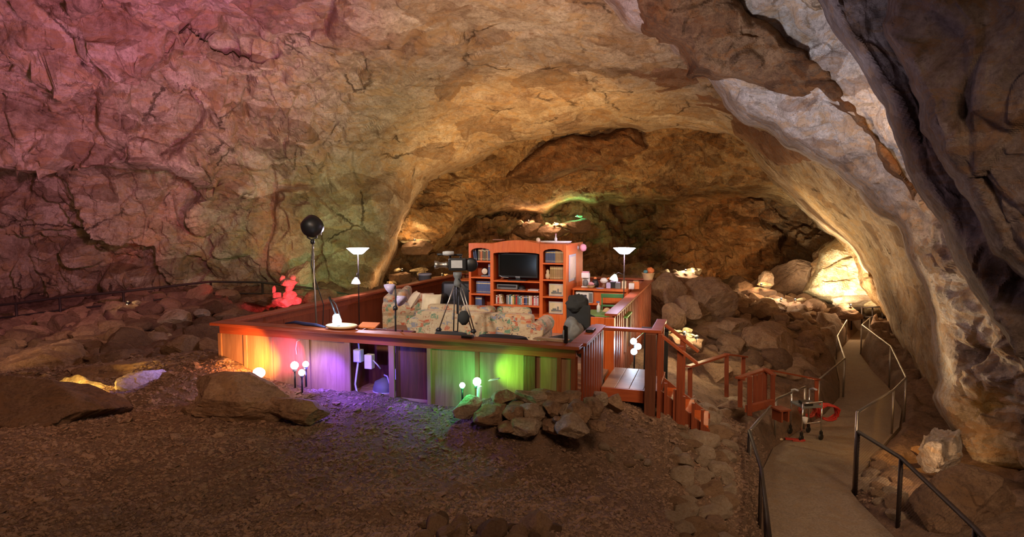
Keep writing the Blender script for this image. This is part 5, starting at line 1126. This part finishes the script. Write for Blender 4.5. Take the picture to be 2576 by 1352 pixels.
# red lit cairn
t = thing('rock_cairn', 'upright red lit pile of pale rocks behind the left deck rail', 'cairn', G(722, 768, Y=15.6), 0)
for i, (a, z, sx, sz) in enumerate(((-.02,.08,.36,.14),(-.24,.22,.13,.16),(.05,.25,.22,.16),(.24,.12,.14,.12),(.06,.45,.17,.14),(.03,.60,.24,.13),(-.11,.70,.09,.09),(.17,.72,.08,.08),(-.33,.40,.05,.12))):
    P, Fq = rock_pts(700+i, 4); o = np_mesh('rock', P*np.array([sx, sx*.7, sz]), Fq, M['rock_rib'], parent=t); o.location = (a, 0, z)

# ------------------------------------------------------------------ metal railing along the left cave wall
t = thing('metal_railing', 'long dark metal pipe railing along the foot of the left cave wall', 'railing', G(150, 830, Y=17.0), 0); O = Vector(t.location)
tp = [(-350,830,16.2),(0,768,16.6),(40,764,16.7),(150,749,17.0),(310,734,17.5),(530,709,18.4),(660,711,19.0),(820,730,19.6),(890,745,19.8)]
tops = [G(a, b, Y=c)-O for a, b, c in tp]
MB().tube(tops, .035, 8).build('top_rail', M['iron'], t, True); MB().tube([q-Vector((0,0,.36)) for q in tops], .028, 8).build('mid_rail', M['iron'], t, True)
for q in tops[1:]:
    if q is tops[1]: continue
    MB().tube([q, (q.x, q.y, q.z-1.1)], .035, 8).build('post', M['iron'], t, True)

# ------------------------------------------------------------------ walkway rails with wire mesh
def mesh_rail(label, posts, mat='steel', wire=True, r=.022, thick_first=False):
    """posts: (foot point, height)"""
    f0 = posts[0][0]; t = thing('walkway_railing', label, 'railing', f0, 0)
    P = [(Vector(f)-f0, h) for f, h in posts]; tops = [f+Vector((0,0,h)) for f, h in P]
    MB().tube(tops, r, 8).build('top_rail', M[mat], t, True)
    for f, h in P: MB().tube([f-Vector((0,0,.12)), f+Vector((0,0,h))], r, 8).build('post', M[mat], t, True)
    if wire:
        for (a, ha), (b, hb) in zip(P[:-1], P[1:]):
            me = bpy.data.meshes.new('wire_panel'); v = [a+Vector((0,0,.06)), b+Vector((0,0,.06)), b+Vector((0,0,hb-.03)), a+Vector((0,0,ha-.03))]
            me.from_pydata([tuple(q) for q in v], [], [(0,1,2,3)]); L_ = (b-a).length; uv = me.uv_layers.new(); 
            for li, c in enumerate(((0,0),(L_,0),(L_,hb),(0,ha))): uv.data[li].uv = c
            me.materials.append(M['wire']); o = bpy.data.objects.new('wire_panel', me); COL.objects.link(o); o.parent = t
    return t
def post(xf, yf, ytop):
    f = G(xf, yf, zpath(yf)); top = G(xf, ytop, Y=f.y); return (f, top.z-f.z)
mesh_rail('metal and mesh railing on the right side of the walkway, bending away from the camera', [post(2148,1234,1038), post(2243,1092,982), post(2274,1062,951), post(2236,975,872), post(2165,892,818), post(2186,866,800)])
f1 = post(2152,1240,1087); f2 = (G(2258,1334,-1.46), 0); f2 = (f2[0], G(2262,1153,Y=f2[0].y).z-f2[0].z); f3p = G(2440,1560,-1.42); f3 = (f3p, .88)
mesh_rail('dark near railing with wire mesh descending to the lower right corner', [f1, f2, f3, (G(2800,2100,-1.42), .88)], 'iron', r=.026)
def tp_(px, py, z, h=.88): q = G(px, py, z); return (Vector((q.x, q.y, z-h)), h)
mesh_rail('near left railing of the walkway running out of the bottom of the photo', [tp_(1950,1480,-.52), tp_(1930,1300,-.55), tp_(1915,1180,-.62), tp_(1885,1085,-.70)], 'iron')
a1 = tp_(1888,1083,-.70); mesh_rail('left walkway railing between the wooden ramp and the wheeled walker', [a1, post(1949,1112,1004), post(2022,1080,974)], 'steel')
mesh_rail('far left walkway railing curving towards the dark end of the path', [post(2057,1052,955), post(2121,1000,902), post(2104,905,846), post(2128,862,806)], 'steel')
t = thing('landing_railing', 'dark square railing at the far end of the walkway', 'railing', G(2170,826,Y=24.0), 0); O = Vector(t.location)
for a, b, c, d_ in ((2140,776,2222,772),(2140,800,2222,797)): MB().tube([G(a,b,Y=24.2)-O, G(c,d_,Y=23.0)-O], .03, 6).build('rail', M['iron'], t, True)
for a, b, c in ((2142,774,830),(2168,773,828),(2195,772,826),(2220,771,826)): MB().tube([G(a,b,Y=23.6)-O, G(a,c,Y=23.6)-O], .03, 6).build('post', M['iron'], t, True)

# ------------------------------------------------------------------ low wooden fences between deck and walkway
def wood_fence(label, posts, rails, foot=None, boards=()):
    q0 = G(posts[0][0], posts[0][2], Y=posts[0][3]); t = thing('wooden_fence', label, 'fence', q0, 0)
    for a, b, c, Y in posts:
        mb = MB(); mb.beam(G(a,b,Y=Y)-q0, G(a,c,Y=Y)-q0-Vector((0,0,.1)), .075, .075); mb.build('post', M['redwood_v'], t, bevel=.005)
    for (a, b, Y), (c, e, Y2) in rails:
        mb = MB(); mb.beam(G(a,b,Y=Y)-q0, G(c,e,Y=Y2)-q0, .10, .035); mb.build('rail', M['redwood'], t, bevel=.004)
    for (a, b, Y), (c, e, Y2), wd, h in boards:
        mb = MB(); mb.beam(G(a,b,Y=Y)-q0, G(c,e,Y=Y2)-q0, wd, h); mb.build('board', M['redwood'], t, bevel=.004)
wood_fence('low open wooden fence on the gravel left of the footbridge', [(1736,925,1000,9.9),(1828,896,985,10.9),(1870,898,945,11.8)], [((1732,923,9.8),(1832,892,11)),((1828,892,10.9),(1876,898,11.8))])
wood_fence('slatted wooden ramp fence in front of the walkway', [(1862,952,1010,10.0),(1886,946,1030,9.4),(1900,944,1005,10.2),(1912,940,1003,10.4),(1924,932,1000,10.6),(1944,942,1012,10.4)],
   [((1856,952,9.9),(1926,929,10.7)),((1924,929,10.6),(1948,946,10.4))], boards=[((1880,1030,9.4),(1942,1014,10.3),.08,.12)])
wood_fence('thin wooden handrail reaching from the ramp fence to the walkway post', [(2054,956,1048,12.7)], [((1926,930,11.0),(2058,955,12.7))])
t = thing('wooden_step', 'small wooden step block beside the mesh railing', 'step', G(1965,1046,Y=9.8), .3); MB().box(-.12,.10,-.12,.12,.10,.13).build('tread', M['redwood_v'], t, bevel=.005); MB().box(-.09,-.06,-.11,.11,-.08,.10).box(.04,.07,-.11,.11,-.08,.10).build('riser', M['redwood_v'], t)

# ------------------------------------------------------------------ wheeled walker and bits on the walkway
b0 = G(2030, 1104, zpath(1104)); t = thing('wheeled_walker', 'chrome wheeled walker frame parked on the walkway', 'walker', b0, .15); b0z = b0.z
for i, (x, y, h) in enumerate(((-.20,-.12,.72),(.20,-.12,.72),(-.16,.28,.88),(.22,.28,.85))):
    lg = MB().tube([(x,y,.10),(x*.95,y,h)], .016, 8).build('leg', M['chrome'], t, True)
    MB().lathe([(.05,-.014),(.06,-.008),(.06,.008),(.05,.014)], 18, M=T(x,y,.06,math.pi/2,0,.3)).build('wheel', M['black'], lg, True)
    MB().box(x-.02,x+.02,y-.022,y+.022,.07,.17).build('fork', M['black'], lg)
MB().box(-.2,.2,-.14,.26,.62,.66).build('seat', M['grey'], t, bevel=.01); MB().tube([(-.20,-.12,.72),(.20,-.12,.72)], .016, 8).tube([(-.19,-.12,.34),(.19,-.12,.34)], .010, 8).build('crossbar', M['chrome'], t, True)
MB().box(-.14,.02,-.12,.10,.661,.72).build('tray', M['black'], t, bevel=.01)
for x in (-.16,.22): MB().tube([(x,.28,.86),(x,.18,.90),(x,.08,.90)], .018, 8).build('hand_grip', M['lgrey'], t, True)
tag(MB().lathe([(.035,0),(.05,.11),(.045,.11),(.03,.005)], 16).build('paper_cup', M['white'], loc=G(2025,1066,Y=10.75), smooth=True), 'white cup hanging below the seat of the wheeled walker', 'cup')
def coil(label, loc, r, n, mat, tr=.02):
    pts = []; rg = random.Random(3)
    for i in range(n*14):
        a = i/14*2*math.pi; q = i/(n*14); pts.append((r*math.cos(a)*(1+.1*math.sin(i*1.3)), .10*(q-.5)+.06*math.sin(i*.7), r+r*.8*math.sin(a)*(1+.08*math.cos(i*.9))))
    o = MB().tube(pts, tr, 6).build('hose_coil', M[mat], loc=loc, smooth=True); return tag(o, label, 'hose')
coil('coil of red hose leaning on the mesh railing behind the walker', G(2082,1062,Y=11.9), .20, 6, 'red')
coil('smaller coil of red hose behind the legs of the walker', G(2032,1052,Y=11.9), .15, 4, 'redcloth')
c0 = G(2000,1108,zpath(1108)); t = thing('red_clamp', 'flat red tool lying on the walkway in front of the walker', 'tool', c0, -.25); MB().box(-.17,.17,-.04,.04,0.003,.025).build('bar', M['red'], t, bevel=.004); MB().box(-.06,.12,-.10,-.05,.003,.02).build('jaw', M['redcloth'], t, bevel=.004)
lump('crumpled_paper', 'small pale crumpled scrap left of the flat red tool', 'paper', G(1962,1108,zpath(1108))+Vector((0,0,.02)), (.06,.05,.02), 'cream', 320)
